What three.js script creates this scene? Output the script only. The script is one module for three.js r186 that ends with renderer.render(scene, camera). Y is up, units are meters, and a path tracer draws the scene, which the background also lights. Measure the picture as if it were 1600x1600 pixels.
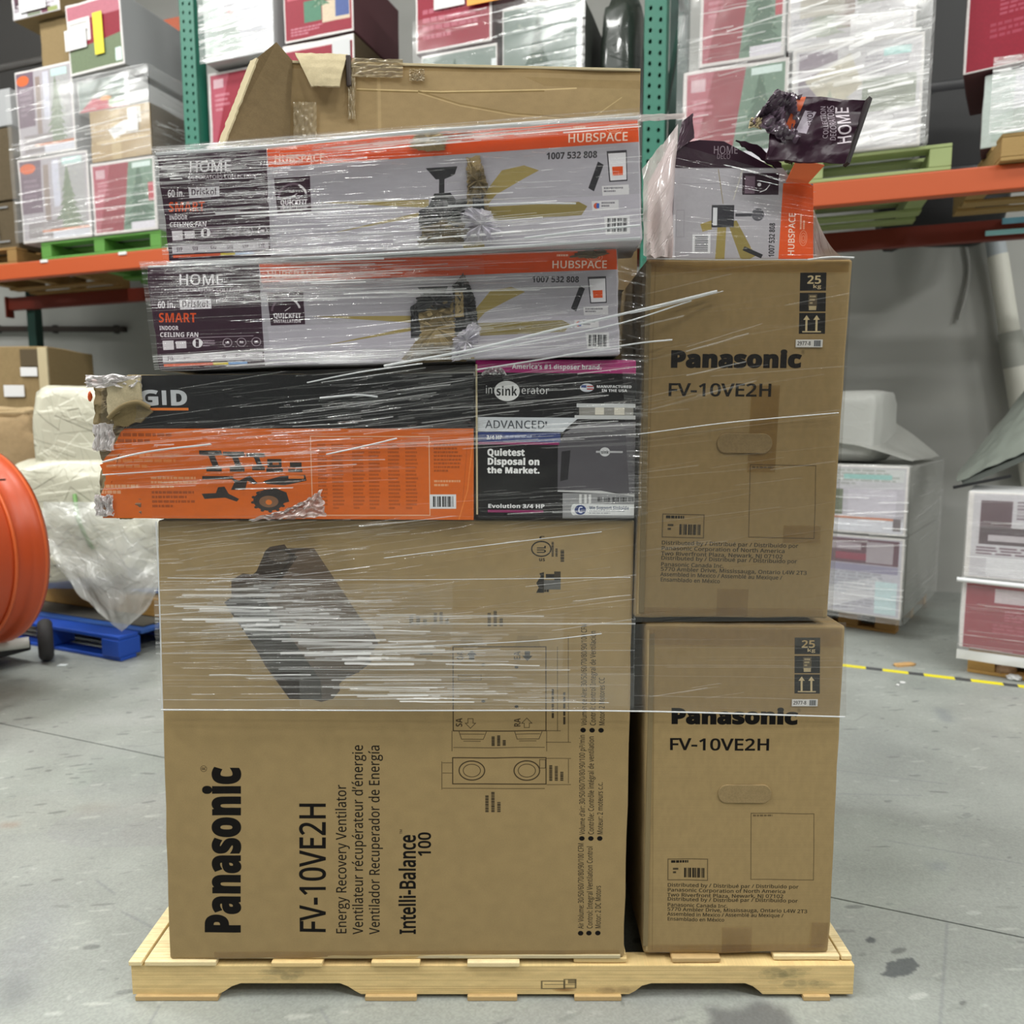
import * as THREE from 'three';
import { mergeGeometries, mergeVertices, toCreasedNormals } from 'three/addons/utils/BufferGeometryUtils.js';
import { RectAreaLightUniformsLib } from 'three/addons/lights/RectAreaLightUniformsLib.js';
import { ImprovedNoise } from 'three/addons/math/ImprovedNoise.js';

// ---------------------------------------------------------------- camera, light, exposure
const scene = new THREE.Scene();
const camera = new THREE.PerspectiveCamera(69.4, 1, 0.05, 80);
camera.position.set(0, 1.27, 1.52);
camera.rotation.x = -6.4 * Math.PI / 180;
camera.focus = 1.6; camera.userData.fStop = 3.2;
const renderer = new THREE.WebGLRenderer({ antialias: true });
renderer.toneMapping = THREE.LinearToneMapping;
renderer.toneMappingExposure = 1.0;
renderer.shadowMap.enabled = true;
RectAreaLightUniformsLib.init();
scene.background = new THREE.Color(0x000000);
const LAMP_POWER = 25, LAMP_COLOR = new THREE.Color(1.0, 1.0, 0.965);
// lamps: [u along the rack, w behind its front plane, height, long side, short side, strength]
const LAMPS = [];
for (const [w, k] of [[-2.2, 1.0], [-5.6, 1.85], [-9.2, 0.25]]) for (const [u, m] of [[-9.2, 0.7], [-5.2, 1.6], [-1.6, 1.0], [2.8, 0.7], [7.4, 2.0]]) LAMPS.push([u, w, 6.7, 1.8, 0.7, k * m]);

// ---------------------------------------------------------------- helpers
let seed = 7;
const rnd = () => { seed = (seed * 1664525 + 1013904223) >>> 0; return seed / 4294967296; };
const rr = (a, b) => a + (b - a) * rnd();
const noise3 = new ImprovedNoise();
const N = (x, y, z) => noise3.noise(x, y, z);
const taken = {};
function numbered(name) { const n = taken[name] = (taken[name] ?? -1) + 1; return n ? name + '_' + String(n).padStart(3, '0') : name; }
const V3 = (a) => new THREE.Vector3(a[0], a[1], a[2]);
const sub = (a, b) => [a[0] - b[0], a[1] - b[1], a[2] - b[2]];
function thing(name, label, category, pos = [0, 0, 0], turn = 0, group) {
  const o = new THREE.Group(); o.name = numbered(name); o.position.set(...pos); o.rotation.y = turn;
  o.userData = { label, category }; if (group) o.userData.group = group;
  scene.add(o); return o;
}
function part(name, geo, material, parent, label) {
  const m = new THREE.Mesh(geo, material); m.name = name; m.castShadow = m.receiveShadow = true;
  if (label) m.userData.label = label;
  parent.add(m); return m;
}
function structure(o) { o.userData = { kind: 'structure' }; return o; }
// rack frame: u along the rack, w behind its front plane
const YAW = -19 * Math.PI / 180, RX = 0.7954, RZ = -2.8528;
const rackAt = (u, y, w) => [RX + u * Math.cos(YAW) - w * Math.sin(YAW), y, RZ - u * Math.sin(YAW) - w * Math.cos(YAW)];
const lin = (r, g, b) => new THREE.Color().setRGB(r, g, b);
const std = (color, roughness = 0.8, extra = {}) => new THREE.MeshStandardMaterial({ color, roughness, ...extra });

// ---- textures
function canvasTexture(c, srgb = true, repeat) {
  const t = new THREE.CanvasTexture(c); if (srgb) t.colorSpace = THREE.SRGBColorSpace;
  if (repeat) { t.wrapS = t.wrapT = THREE.RepeatWrapping; t.repeat.set(...repeat); }
  t.anisotropy = 8; return t;
}
function newCanvas(w, h) { const c = document.createElement('canvas'); c.width = w; c.height = h; return c; }
// mottle every pixel a little: fine grain plus slow blotches
function grain(c, amount, blotch = 0, streak = 0) {
  const g = c.getContext('2d'), im = g.getImageData(0, 0, c.width, c.height), d = im.data, W = c.width, H = c.height;
  const bl = new Float32Array(66 * 66); for (let i = 0; i < bl.length; i++) bl[i] = rnd() - 0.5;
  const rows = new Float32Array(H); for (let y = 0; y < H; y++) rows[y] = (rnd() - 0.5) * streak;
  for (let y = 0; y < H; y++) for (let x = 0; x < W; x++) {
    const fx = x / W * 64, fy = y / H * 64, ix = fx | 0, iy = fy | 0, ax = fx - ix, ay = fy - iy;
    const b = (bl[iy * 66 + ix] * (1 - ax) + bl[iy * 66 + ix + 1] * ax) * (1 - ay) + (bl[iy * 66 + 66 + ix] * (1 - ax) + bl[iy * 66 + 67 + ix] * ax) * ay;
    const k = 1 + (rnd() - 0.5) * amount + b * blotch + rows[y], i = (y * W + x) * 4;
    d[i] = Math.min(255, d[i] * k); d[i + 1] = Math.min(255, d[i + 1] * k); d[i + 2] = Math.min(255, d[i + 2] * k);
  }
  g.putImageData(im, 0, 0);
}
// a print surface: a canvas that is addressed in layout units, the four corners of the face being given in them (tl, tr, br, bl)
function solve8(A, b) {
  const n = 8; for (let i = 0; i < n; i++) {
    let p = i; for (let r = i + 1; r < n; r++) if (Math.abs(A[r][i]) > Math.abs(A[p][i])) p = r;
    [A[i], A[p]] = [A[p], A[i]]; [b[i], b[p]] = [b[p], b[i]];
    for (let r = 0; r < n; r++) if (r !== i) { const f = A[r][i] / A[i][i]; for (let k = i; k < n; k++) A[r][k] -= f * A[i][k]; b[r] -= f * b[i]; }
  }
  return b.map((v, i) => v / A[i][i]);
}
class Print {
  constructor(w, h, corners, base) {
    this.c = newCanvas(w, h); this.g = this.c.getContext('2d'); this.w = w; this.h = h;
    const to = [[0, 0], [w, 0], [w, h], [0, h]], A = [], b = [];
    corners.forEach(([x, y], i) => { const [X, Y] = to[i]; A.push([x, y, 1, 0, 0, 0, -x * X, -y * X], [0, 0, 0, x, y, 1, -x * Y, -y * Y]); b.push(X, Y); });
    this.H = solve8(A, b);
    this.g.fillStyle = base; this.g.fillRect(0, 0, w, h);
  }
  m(x, y) { const H = this.H, k = H[6] * x + H[7] * y + 1; return [(H[0] * x + H[1] * y + H[2]) / k, (H[3] * x + H[4] * y + H[5]) / k]; }
  path(pts, close = true) { const g = this.g; g.beginPath(); pts.forEach((p, i) => { const q = this.m(...p); i ? g.lineTo(...q) : g.moveTo(...q); }); if (close) g.closePath(); }
  poly(pts, color, alpha = 1) { this.path(pts); this.g.globalAlpha = alpha; this.g.fillStyle = color; this.g.fill(); this.g.globalAlpha = 1; return this; }
  rect(x0, y0, x1, y1, color, alpha = 1) { return this.poly([[x0, y0], [x1, y0], [x1, y1], [x0, y1]], color, alpha); }
  line(pts, color, width = 1.5, alpha = 1, close = false) { this.path(pts, close); const g = this.g; g.globalAlpha = alpha; g.lineWidth = width; g.strokeStyle = color; g.stroke(); g.globalAlpha = 1; return this; }
  box(x0, y0, x1, y1, color, width = 1.5, alpha = 1) { return this.line([[x0, y0], [x1, y0], [x1, y1], [x0, y1]], color, width, alpha, true); }
  oval(x, y, rx, ry, color, stroke = 0, alpha = 1) {
    const pts = []; for (let i = 0; i < 40; i++) pts.push([x + rx * Math.cos(i / 40 * 2 * Math.PI), y + ry * Math.sin(i / 40 * 2 * Math.PI)]);
    return stroke ? this.line(pts, color, stroke, alpha, true) : this.poly(pts, color, alpha);
  }
  // text whose ink fills the layout box; turn 0 = upright, 1 = reads upwards, -1 = reads downwards
  text(str, x0, y0, x1, y1, color, { font = 'bold', turn = 0, family = 'sans-serif', alpha = 1, heavy = 0, cap = true } = {}) {
    const g = this.g, tl = this.m(x0, y0), tr = this.m(x1, y0), bl = this.m(x0, y1), br = this.m(x1, y1);
    const [O, X, D] = turn === 0 ? [tl, tr, bl] : turn === 1 ? [bl, tl, br] : [tr, br, tl];
    g.save(); g.font = font + ' 100px ' + family; g.textBaseline = 'alphabetic'; g.textAlign = 'left';
    const k = g.measureText(str), a = cap ? 72 : (k.actualBoundingBoxAscent || 72), d = cap ? 0 : (k.actualBoundingBoxDescent || 0), w = k.width, hgt = a + d;
    const ux = (X[0] - O[0]) / w, uy = (X[1] - O[1]) / w, vx = (D[0] - O[0]) / hgt, vy = (D[1] - O[1]) / hgt;
    g.setTransform(ux, uy, vx, vy, O[0] + vx * a, O[1] + vy * a);
    g.globalAlpha = alpha; g.fillStyle = color; g.fillText(str, 0, 0);
    if (heavy) { g.strokeStyle = color; g.lineWidth = heavy; g.lineJoin = 'miter'; g.strokeText(str, 0, 0); }
    g.restore(); g.globalAlpha = 1; return this;
  }
  bars(x0, y0, x1, y1, color = '#222', n = 26) { const s = (x1 - x0) / n; for (let i = 0; i < n; i++) if ((i * 7 + i * i * 3) % 5 < 3) this.rect(x0 + i * s, y0, x0 + (i + (i % 3 ? 0.6 : 1)) * s, y1, color); return this; }
  // rows of type too small to read
  rows(x0, y0, x1, y1, n, color, alpha = 0.7, turn = 0) {
    for (let i = 0; i < n; i++) {
      let p = 0; const L = turn ? y1 - y0 : x1 - x0, s = (turn ? x1 - x0 : y1 - y0) / n, end = L * (i === n - 1 ? 0.5 : rr(0.8, 1));
      while (p < end) { const q = Math.min(end, p + L * rr(0.04, 0.13)); if (turn) this.rect(x0 + i * s, y1 - q, x0 + (i + 0.55) * s, y1 - p, color, alpha); else this.rect(x0 + p, y0 + i * s, x0 + q, y0 + (i + 0.55) * s, color, alpha); p = q + L * 0.018; }
    }
    return this;
  }
  done(rough = 0.75, { grainy = 0.06, blotch = 0.05, streak = 0, ...extra } = {}) { grain(this.c, grainy, blotch, streak); return new THREE.MeshPhysicalMaterial({ map: canvasTexture(this.c), roughness: rough, specularIntensity: rough > 0.6 ? 0.3 : 0.55, ...extra }); }
}

// ---- geometry
// a box with rounded, slightly dented edges, given by the four corners of its front (bl, br, tr, tl) and a vector to the back
function cartonGeo(f, back, { n = 10, r = 0.006, dent = 0.0015, bulge = 0, s = 1 } = {}) {
  const e = (a, b) => V3(b).sub(V3(a));
  const W = e(f[0], f[1]).length(), Hh = e(f[0], f[3]).length(), Dp = V3(back).length(), L = [W, Hh, Dp];
  const g = new THREE.BoxGeometry(1, 1, 1, n, n, n), p = g.attributes.position, nm = g.attributes.normal, uv = g.attributes.uv;
  const grid = L.map((l) => { const a = [0, r * 0.4, r]; for (let i = 1; i < n - 4; i++) a.push(r + (l - 2 * r) * i / (n - 4)); a.push(l - r, l - r * 0.4, l); return a; });
  const ex = e(f[0], f[1]).add(e(f[3], f[2])).normalize(), ey = e(f[0], f[3]).add(e(f[1], f[2])).normalize(), ez = V3(back).negate().normalize();
  const q = new THREE.Vector3(), c = new THREE.Vector3(), F = f.map(V3), B = V3(back), o = s * 13.7;
  for (let i = 0; i < p.count; i++) {
    const P = [0, 1, 2].map((k) => grid[k][Math.round((p.getComponent(i, k) + 0.5) * n)]);
    const inn = P.map((v, k) => Math.min(Math.max(v, r), L[k] - r)); let d = P.map((v, k) => v - inn[k]); const len = Math.hypot(...d) || 1; d = d.map((v) => v / len);
    const onFace = [nm.getX(i), nm.getY(i), nm.getZ(i)];
    const dn = dent * (N(P[0] * 9 + o, P[1] * 9, P[2] * 9) + 0.7 * N(P[0] * 31 + o, P[1] * 31, P[2] * 31));
    const bow = bulge * Math.sin(Math.PI * P[0] / W) * Math.sin(Math.PI * P[1] / Hh) * (onFace[2] !== 0 ? onFace[2] : 0);
    const Q = inn.map((v, k) => v + d[k] * (r + dn) + onFace[k] * (len === 1 ? 0 : bow));
    const u = Q[0] / W, v = Q[1] / Hh, t = 1 - Q[2] / Dp;
    q.copy(F[0]).multiplyScalar((1 - u) * (1 - v)).addScaledVector(F[1], u * (1 - v)).addScaledVector(F[2], u * v).addScaledVector(F[3], (1 - u) * v).addScaledVector(B, t);
    p.setXYZ(i, q.x, q.y, q.z);
    c.set(0, 0, 0).addScaledVector(ex, d[0]).addScaledVector(ey, d[1]).addScaledVector(ez, d[2]).normalize(); nm.setXYZ(i, c.x, c.y, c.z);
    if (onFace[2] > 0) uv.setXY(i, P[0] / W, P[1] / Hh);
    else if (onFace[2] < 0) uv.setXY(i, (W - P[0]) * 2, P[1] * 2);
    else if (onFace[0] !== 0) uv.setXY(i, P[2] * 2, P[1] * 2);
    else uv.setXY(i, P[0] * 2, P[2] * 2);
  }
  return g;
}
const boxCorners = (w, h, x = -w / 2, y = 0, z = 0) => [[x, y, z], [x + w, y, z], [x + w, y + h, z], [x, y + h, z]];
function boxGeo(w, h, d, r = 0.004, n = 6, dent = 0) { return cartonGeo(boxCorners(w, h, -w / 2, -h / 2, d / 2), [0, 0, -d], { n, r: Math.min(r, w / 4, h / 4, d / 4), dent }); }
function boxAt(w, h, d, x, y, z, r = 0.004, dent = 0) { return boxGeo(w, h, d, r, 6, dent).translate(x, y, z); }
// a plate cut to an outline; pts are [x, y], thickness goes back from z
function plateGeo(pts, depth, bevel = 0, holes = []) {
  const s = new THREE.Shape(pts.map((p) => new THREE.Vector2(p[0], p[1])));
  for (const h of holes) s.holes.push(new THREE.Path(h.map((p) => new THREE.Vector2(...p))));
  return new THREE.ExtrudeGeometry(s, { depth, bevelEnabled: bevel > 0, bevelSize: bevel, bevelThickness: bevel, bevelSegments: 2, curveSegments: 6 }).translate(0, 0, -depth);
}
// a sheet through a grid of points fn(u, v) -> [x, y, z]
function sheetGeo(fn, nu, nv) {
  const pos = [], uv = [], idx = [];
  for (let j = 0; j <= nv; j++) for (let i = 0; i <= nu; i++) { const u = i / nu, v = j / nv; pos.push(...fn(u, v)); uv.push(u, v); }
  for (let j = 0; j < nv; j++) for (let i = 0; i < nu; i++) { const a = j * (nu + 1) + i, b = a + 1, c = a + nu + 1, d = c + 1; idx.push(a, b, d, a, d, c); }
  const g = new THREE.BufferGeometry(); g.setAttribute('position', new THREE.Float32BufferAttribute(pos, 3)); g.setAttribute('uv', new THREE.Float32BufferAttribute(uv, 2)); g.setIndex(idx); g.computeVertexNormals(); return g;
}
// a thick bent sheet: front fn and a copy thickness t behind along its normal
function slabGeo(fn, nu, nv, t) {
  const front = sheetGeo(fn, nu, nv), p = front.attributes.position, n = front.attributes.normal, K = (nu + 1) * (nv + 1), pos = [...p.array], uv = [...front.attributes.uv.array], idx = [...front.index.array];
  for (let i = 0; i < K; i++) pos.push(p.getX(i) - n.getX(i) * t, p.getY(i) - n.getY(i) * t, p.getZ(i) - n.getZ(i) * t);
  uv.push(...front.attributes.uv.array);
  for (let k = 0; k < front.index.count; k += 3) idx.push(idx[k] + K, idx[k + 2] + K, idx[k + 1] + K);
  const edge = []; for (let i = 0; i < nu; i++) edge.push([i, i + 1]); for (let j = 0; j < nv; j++) edge.push([j * (nu + 1) + nu, (j + 1) * (nu + 1) + nu]);
  for (let i = nu; i > 0; i--) edge.push([nv * (nu + 1) + i, nv * (nu + 1) + i - 1]); for (let j = nv; j > 0; j--) edge.push([j * (nu + 1), (j - 1) * (nu + 1)]);
  for (const [a, b] of edge) idx.push(b, a, a + K, b, a + K, b + K);
  const g = new THREE.BufferGeometry(); g.setAttribute('position', new THREE.Float32BufferAttribute(pos, 3)); g.setAttribute('uv', new THREE.Float32BufferAttribute(uv, 2)); g.setIndex(idx);
  return toCreasedNormals(g, 0.7);
}
const bil = (c, u, v) => [0, 1, 2].map((k) => c[0][k] * (1 - u) * (1 - v) + c[1][k] * u * (1 - v) + c[2][k] * u * v + c[3][k] * (1 - u) * v);   // bl, br, tr, tl
const tube = (pts, r, seg = 24, rad = 8, closed = false) => new THREE.TubeGeometry(new THREE.CatmullRomCurve3(pts.map(V3), closed), seg, r, rad, closed);
// a crumpled lump
function lumpGeo(sx, sy, sz, detail, amp, freq, off, power = 0.5) {
  const g = new THREE.IcosahedronGeometry(1, detail), p = g.attributes.position, v = new THREE.Vector3();
  for (let i = 0; i < p.count; i++) {
    v.fromBufferAttribute(p, i).normalize();
    const k = 1 + amp * N(v.x * freq + off, v.y * freq, v.z * freq) + amp * 0.6 * N(v.x * freq * 2.3 + off, v.y * freq * 2.3, v.z * freq * 2.3);
    const sq = (t) => Math.sign(t) * Math.pow(Math.abs(t), power);
    p.setXYZ(i, sq(v.x) * sx * k, sq(v.y) * sy * k, sq(v.z) * sz * k);
  }
  const m = mergeVertices(g.deleteAttribute('uv').deleteAttribute('normal'), 1e-5); m.computeVertexNormals();
  const P = m.attributes.position, uv = []; for (let i = 0; i < P.count; i++) uv.push(P.getX(i), P.getY(i) + P.getZ(i) * 0.5);
  m.setAttribute('uv', new THREE.Float32BufferAttribute(uv, 2)); return m;
}

// ---- shared materials
const fibre = (() => { const c = newCanvas(512, 512), g = c.getContext('2d'); g.fillStyle = '#f2f2f2'; g.fillRect(0, 0, 512, 512); for (let i = 0; i < 900; i++) { g.globalAlpha = rr(0.02, 0.08); g.fillStyle = rnd() < 0.5 ? '#705030' : '#ffffff'; g.fillRect(rnd() * 512, rnd() * 512, rr(3, 26), 1); } g.globalAlpha = 1; grain(c, 0.09, 0.06); return canvasTexture(c, true, [1, 1]); })();
const cardboard = (hex) => new THREE.MeshPhysicalMaterial({ color: hex, map: fibre, roughness: 0.85, specularIntensity: 0.35 });
const woodCanvas = (() => { const c = newCanvas(1024, 512), g = c.getContext('2d'); g.fillStyle = '#f4f0e6'; g.fillRect(0, 0, 1024, 512);
  for (let i = 0; i < 240; i++) { const y = rnd() * 512, a = rr(2, 9), f = rr(0.002, 0.006), o = rnd() * 9; g.globalAlpha = rr(0.03, 0.13); g.strokeStyle = rnd() < 0.75 ? '#7a5426' : '#fffbe8'; g.lineWidth = rr(0.6, 3); g.beginPath(); for (let x = 0; x <= 1024; x += 16) { const Y = y + a * Math.sin(x * f + o); x ? g.lineTo(x, Y) : g.moveTo(x, Y); } g.stroke(); }
  for (let i = 0; i < 7; i++) { const x = rnd() * 1024, y = rnd() * 512; for (let k = 5; k > 0; k--) { g.globalAlpha = 0.16; g.fillStyle = '#6b431a'; g.beginPath(); g.ellipse(x, y, k * 3.4, k * 1.6, 0, 0, 7); g.fill(); } }
  g.globalAlpha = 1; grain(c, 0.05, 0.08); return c; })();
const woodTex = canvasTexture(woodCanvas, true, [0.6, 1.2]);
const wood = (hex, rough = 0.75) => new THREE.MeshStandardMaterial({ color: hex, map: woodTex, roughness: rough });
const M = {
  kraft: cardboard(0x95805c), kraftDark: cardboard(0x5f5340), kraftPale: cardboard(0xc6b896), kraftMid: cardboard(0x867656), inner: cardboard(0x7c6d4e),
  white: std(0xdedede, 0.6), dark: std(0x1a191b, 0.6), black: std(0x121214, 0.55), grey: std(0x8a8b8c, 0.6),
  steel: std(0xa9adb0, 0.4, { metalness: 0.7 }),
};
const crumple = (() => { const c = newCanvas(512, 512), g = c.getContext('2d'); g.fillStyle = '#808080'; g.fillRect(0, 0, 512, 512);
  for (let i = 0; i < 420; i++) { const x = rnd() * 512, y = rnd() * 512, a = rnd() * 7, r = rr(14, 80); g.globalAlpha = rr(0.05, 0.22); g.fillStyle = rnd() < 0.5 ? '#fff' : '#000'; for (const ox of [-512, 0, 512]) for (const oy of [-512, 0, 512]) { g.beginPath(); for (let k = 0; k < 4; k++) { const R = r * (0.4 + 0.6 * Math.abs(Math.sin(a + k * 1.7))); g.lineTo(x + ox + R * Math.cos(a + k * 1.6), y + oy + R * 0.6 * Math.sin(a + k * 1.6)); } g.closePath(); g.fill(); } }
  g.globalAlpha = 1; return canvasTexture(c, false, [0.55, 0.55]); })();
// clear film: a thin pane; the milky share is gathered layers plus painted glare streaks
function filmMaterial(map, bump, { rough = 0.12, bumpScale = 0.003, tint = 0xffffff, ior = 1.62 } = {}) {
  return new THREE.MeshPhysicalMaterial({ color: tint, transmission: 1, thickness: 0, roughness: rough, ior, transmissionMap: map ?? null, bumpMap: bump ?? null, bumpScale, side: THREE.DoubleSide });
}

// ---------------------------------------------------------------- the warehouse: floor slabs, walls, ceiling, lamps
const U0 = -17, U1 = 15, W0 = -15, W1 = 2.1, TOP = 7.4;
const inRack = (o, y = 0) => { o.position.set(...rackAt(0, y, 0)); o.rotation.y = YAW; return o; };
// floor marks are laid out on the floor plan in metres (x, z)
const FX0 = -4, FZ0 = -4, FS = 8;
const floorMat = (() => {
  const c = newCanvas(2048, 2048), g = c.getContext('2d'), K = 2048 / FS, X = (x) => (x - FX0) * K, Z = (z) => (z - FZ0) * K;
  g.fillStyle = '#969a95'; g.fillRect(0, 0, 2048, 2048);
  for (let i = 0; i < 150; i++) { g.globalAlpha = rr(0.03, 0.1); g.fillStyle = rnd() < 0.5 ? '#777c7e' : '#adb0ab'; g.beginPath(); g.ellipse(rnd() * 2048, rnd() * 2048, rr(30, 240), rr(15, 90), rr(-0.6, 0.2), 0, 7); g.fill(); }
  for (let i = 0; i < 26000; i++) { g.globalAlpha = rr(0.06, 0.3); g.fillStyle = rnd() < 0.55 ? '#6e726f' : '#cbcdc7'; g.fillRect(rnd() * 2048, rnd() * 2048, rr(1, 6), rr(0.8, 2.4)); }
  for (let i = 0; i < 6500; i++) { g.globalAlpha = rr(0.1, 0.5); g.fillStyle = rnd() < 0.62 ? '#4c4f4e' : '#c6c8c2'; g.beginPath(); g.ellipse(rnd() * 2048, rnd() * 2048, rr(1, 9), rr(0.5, 2.2), rr(-0.5, 0.1), 0, 7); g.fill(); }
  for (let i = 0; i < 70; i++) { g.globalAlpha = rr(0.15, 0.5); g.strokeStyle = '#4a4c4a'; g.lineWidth = rr(0.7, 1.8); g.beginPath(); let x = rnd() * 2048, y = rnd() * 2048; g.moveTo(x, y); for (let k = 0; k < 5; k++) { x += rr(6, 36); y += rr(-16, 12); g.lineTo(x, y); } g.stroke(); }
  const blot = (pts, color, a, soft = 0) => { g.globalAlpha = a; g.fillStyle = color; if (soft) g.filter = 'blur(' + soft + 'px)'; g.beginPath(); pts.forEach(([x, y, z], i) => { const q = pts[(i + 1) % pts.length], n = 9, L = Math.hypot(q[0] - x, q[2] - z) * K; for (let k = 0; k < n; k++) { const j = k ? Math.min(7, L * 0.09) : 0, px = X(x + (q[0] - x) * k / n) + rr(-j, j), pz = Z(z + (q[2] - z) * k / n) + rr(-j, j); i || k ? g.lineTo(px, pz) : g.moveTo(px, pz); } }); g.closePath(); g.fill(); g.filter = 'none'; };
  // old oil stains and patches
  blot([[0.8654, 0, -0.0777], [0.8984, 0, -0.1194], [0.9274, 0, -0.128], [0.966, 0, -0.1367], [0.972, 0, -0.1109], [0.9395, 0, -0.0818], [0.8952, 0, -0.0716]], '#55585a', 0.85);
  blot([[0.8845, 0, -0.1999], [0.8998, 0, -0.2116], [0.9113, 0, -0.2022], [0.9013, 0, -0.1883], [0.8854, 0, -0.1883]], '#55585a', 0.85);
  blot([[1.2166, 0, -0.5297], [1.2826, 0, -0.5362], [1.2639, 0, -0.4978], [1.2233, 0, -0.4853]], '#83888a', 0.7, 3);
  blot([[1.9351, 0, -1.7555], [1.9802, 0, -1.7321], [1.9413, 0, -1.598], [1.8854, 0, -1.5696], [1.8933, 0, -1.6415]], '#777c7e', 0.6, 4);
  blot([[0.4253, 0, 0.015], [0.4332, 0, 0.0384], [0.3888, 0, 0.1305], [0.6063, 0, 0.1305], [0.6074, 0, 0.0507], [0.5985, 0, 0.0294], [0.6116, 0, 0.0095]], '#5f6061', 0.8, 2);
  blot([[-1.2707, 0, -0.1837], [-1.2621, 0, -0.2676], [-1.3676, 0, -0.4017], [-1.2612, 0, -0.3735], [-1.1621, 0, -0.2187], [-1.1132, 0, -0.0859], [-1.0775, 0, -0.0073], [-1.1179, 0, 0.0384]], '#85878a', 0.5, 10);
  blot([[-1.1894, 0, -0.0655], [-1.1515, 0, -0.0757], [-1.08, 0, -0.0224], [-1.102, 0, 0.0204], [-1.1265, 0, 0.0259]], '#77797a', 0.6, 4);
  blot([[-1.4863, 0, -0.8484], [-1.4284, 0, -0.8916], [-1.3311, 0, -0.8655], [-1.3476, 0, -0.8315], [-1.4191, 0, -0.8067]], '#93938c', 0.75, 3);
  blot([[-1.6609, 0, -0.7505], [-1.6012, 0, -0.7544], [-1.5832, 0, -0.7272], [-1.6396, 0, -0.7195]], '#958a7e', 0.8, 2);
  blot([[1.3313, 0, -1.3715], [1.5851, 0, -1.5696], [1.7055, 0, -1.4348], [1.4845, 0, -0.992], [1.2789, 0, -0.9004], [1.208, 0, -1.0904]], '#84898a', 0.28, 26);
  g.globalAlpha = 0.5; g.strokeStyle = '#7b7f80'; g.lineWidth = 1.6;
  for (const [a, b] of [[[1.2118, 0, -1.1266], [1.5671, 0, -1.0159]], [[1.1443, 0, -0.9454], [1.4285, 0, -0.9317]], [[1.1292, 0, -0.2676], [0.8779, 0, 0.1305]], [[1.1553, 0, -0.6527], [1.5045, 0, -0.5233]], [[-1.179, 0, -0.4457], [-1.0905, 0, -0.3819]], [[-1.0345, 0, -0.3086], [-0.918, 0, -0.2429]], [[-0.4238, 0, 0.0204], [-0.3427, 0, 0.1305]], [[-0.7814, 0, 0.0113], [-0.778, 0, 0.0816]]]) { g.beginPath(); g.moveTo(X(a[0]), Z(a[2])); g.lineTo(X(b[0]), Z(b[2])); g.stroke(); }
  g.globalAlpha = 1; grain(c, 0.1, 0.1);
  const rough = newCanvas(512, 512), rg = rough.getContext('2d'); rg.fillStyle = '#8c8c8c'; rg.fillRect(0, 0, 512, 512); for (let i = 0; i < 160; i++) { rg.globalAlpha = 0.1; rg.fillStyle = rnd() < 0.5 ? '#606060' : '#c0c0c0'; rg.beginPath(); rg.ellipse(rnd() * 512, rnd() * 512, rr(8, 60), rr(5, 25), rr(0, 3), 0, 7); rg.fill(); } rg.globalAlpha = 1; grain(rough, 0.2);
  const t = canvasTexture(c); t.wrapS = t.wrapT = THREE.MirroredRepeatWrapping; const rt = canvasTexture(rough, false); rt.wrapS = rt.wrapT = THREE.RepeatWrapping;
  return new THREE.MeshStandardMaterial({ map: t, roughnessMap: rt, roughness: 0.85 });
})();
{
  // two slabs with a saw-cut joint between them; the joint runs 21 degrees off the picture plane
  const floor = structure(new THREE.Group()); floor.name = 'floor'; scene.add(floor);
  const a = [-2.2247, -1.5696], b = [1.2867, -0.2069], dx = b[0] - a[0], dz = b[1] - a[1], l = Math.hypot(dx, dz), ex = [dx / l, dz / l], en = [ex[1], -ex[0]];   // en points away from the camera
  const slab = (n0, n1) => {
    const P = (t, n) => [a[0] + ex[0] * t + en[0] * n, a[1] + ex[1] * t + en[1] * n], c = [P(-22, n0), P(22, n0), P(22, n1), P(-22, n1)];
    const pos = [], uv = [], tri = (...k) => k.forEach(([p, y]) => { pos.push(p[0], y, p[1]); uv.push((p[0] - FX0) / FS, 1 - (p[1] - FZ0) / FS); });
    tri([c[0], 0], [c[1], 0], [c[2], 0], [c[0], 0], [c[2], 0], [c[3], 0]);
    for (let i = 0; i < 4; i++) { const p = c[i], q = c[(i + 1) % 4]; tri([p, -0.15], [q, -0.15], [q, 0], [p, -0.15], [q, 0], [p, 0]); }
    const g = new THREE.BufferGeometry(); g.setAttribute('position', new THREE.Float32BufferAttribute(pos, 3)); g.setAttribute('uv', new THREE.Float32BufferAttribute(uv, 2)); g.computeVertexNormals(); return g;
  };
  part('slab', slab(-20, -0.003), floorMat, floor); part('slab', slab(0.003, 14), floorMat, floor);
  part('joint_filler', new THREE.BoxGeometry(44, 0.02, 0.012).rotateY(-Math.atan2(ex[1], ex[0])).translate(a[0], -0.02, a[1]), std(0x3c3b39, 0.9), floor);
}
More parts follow.
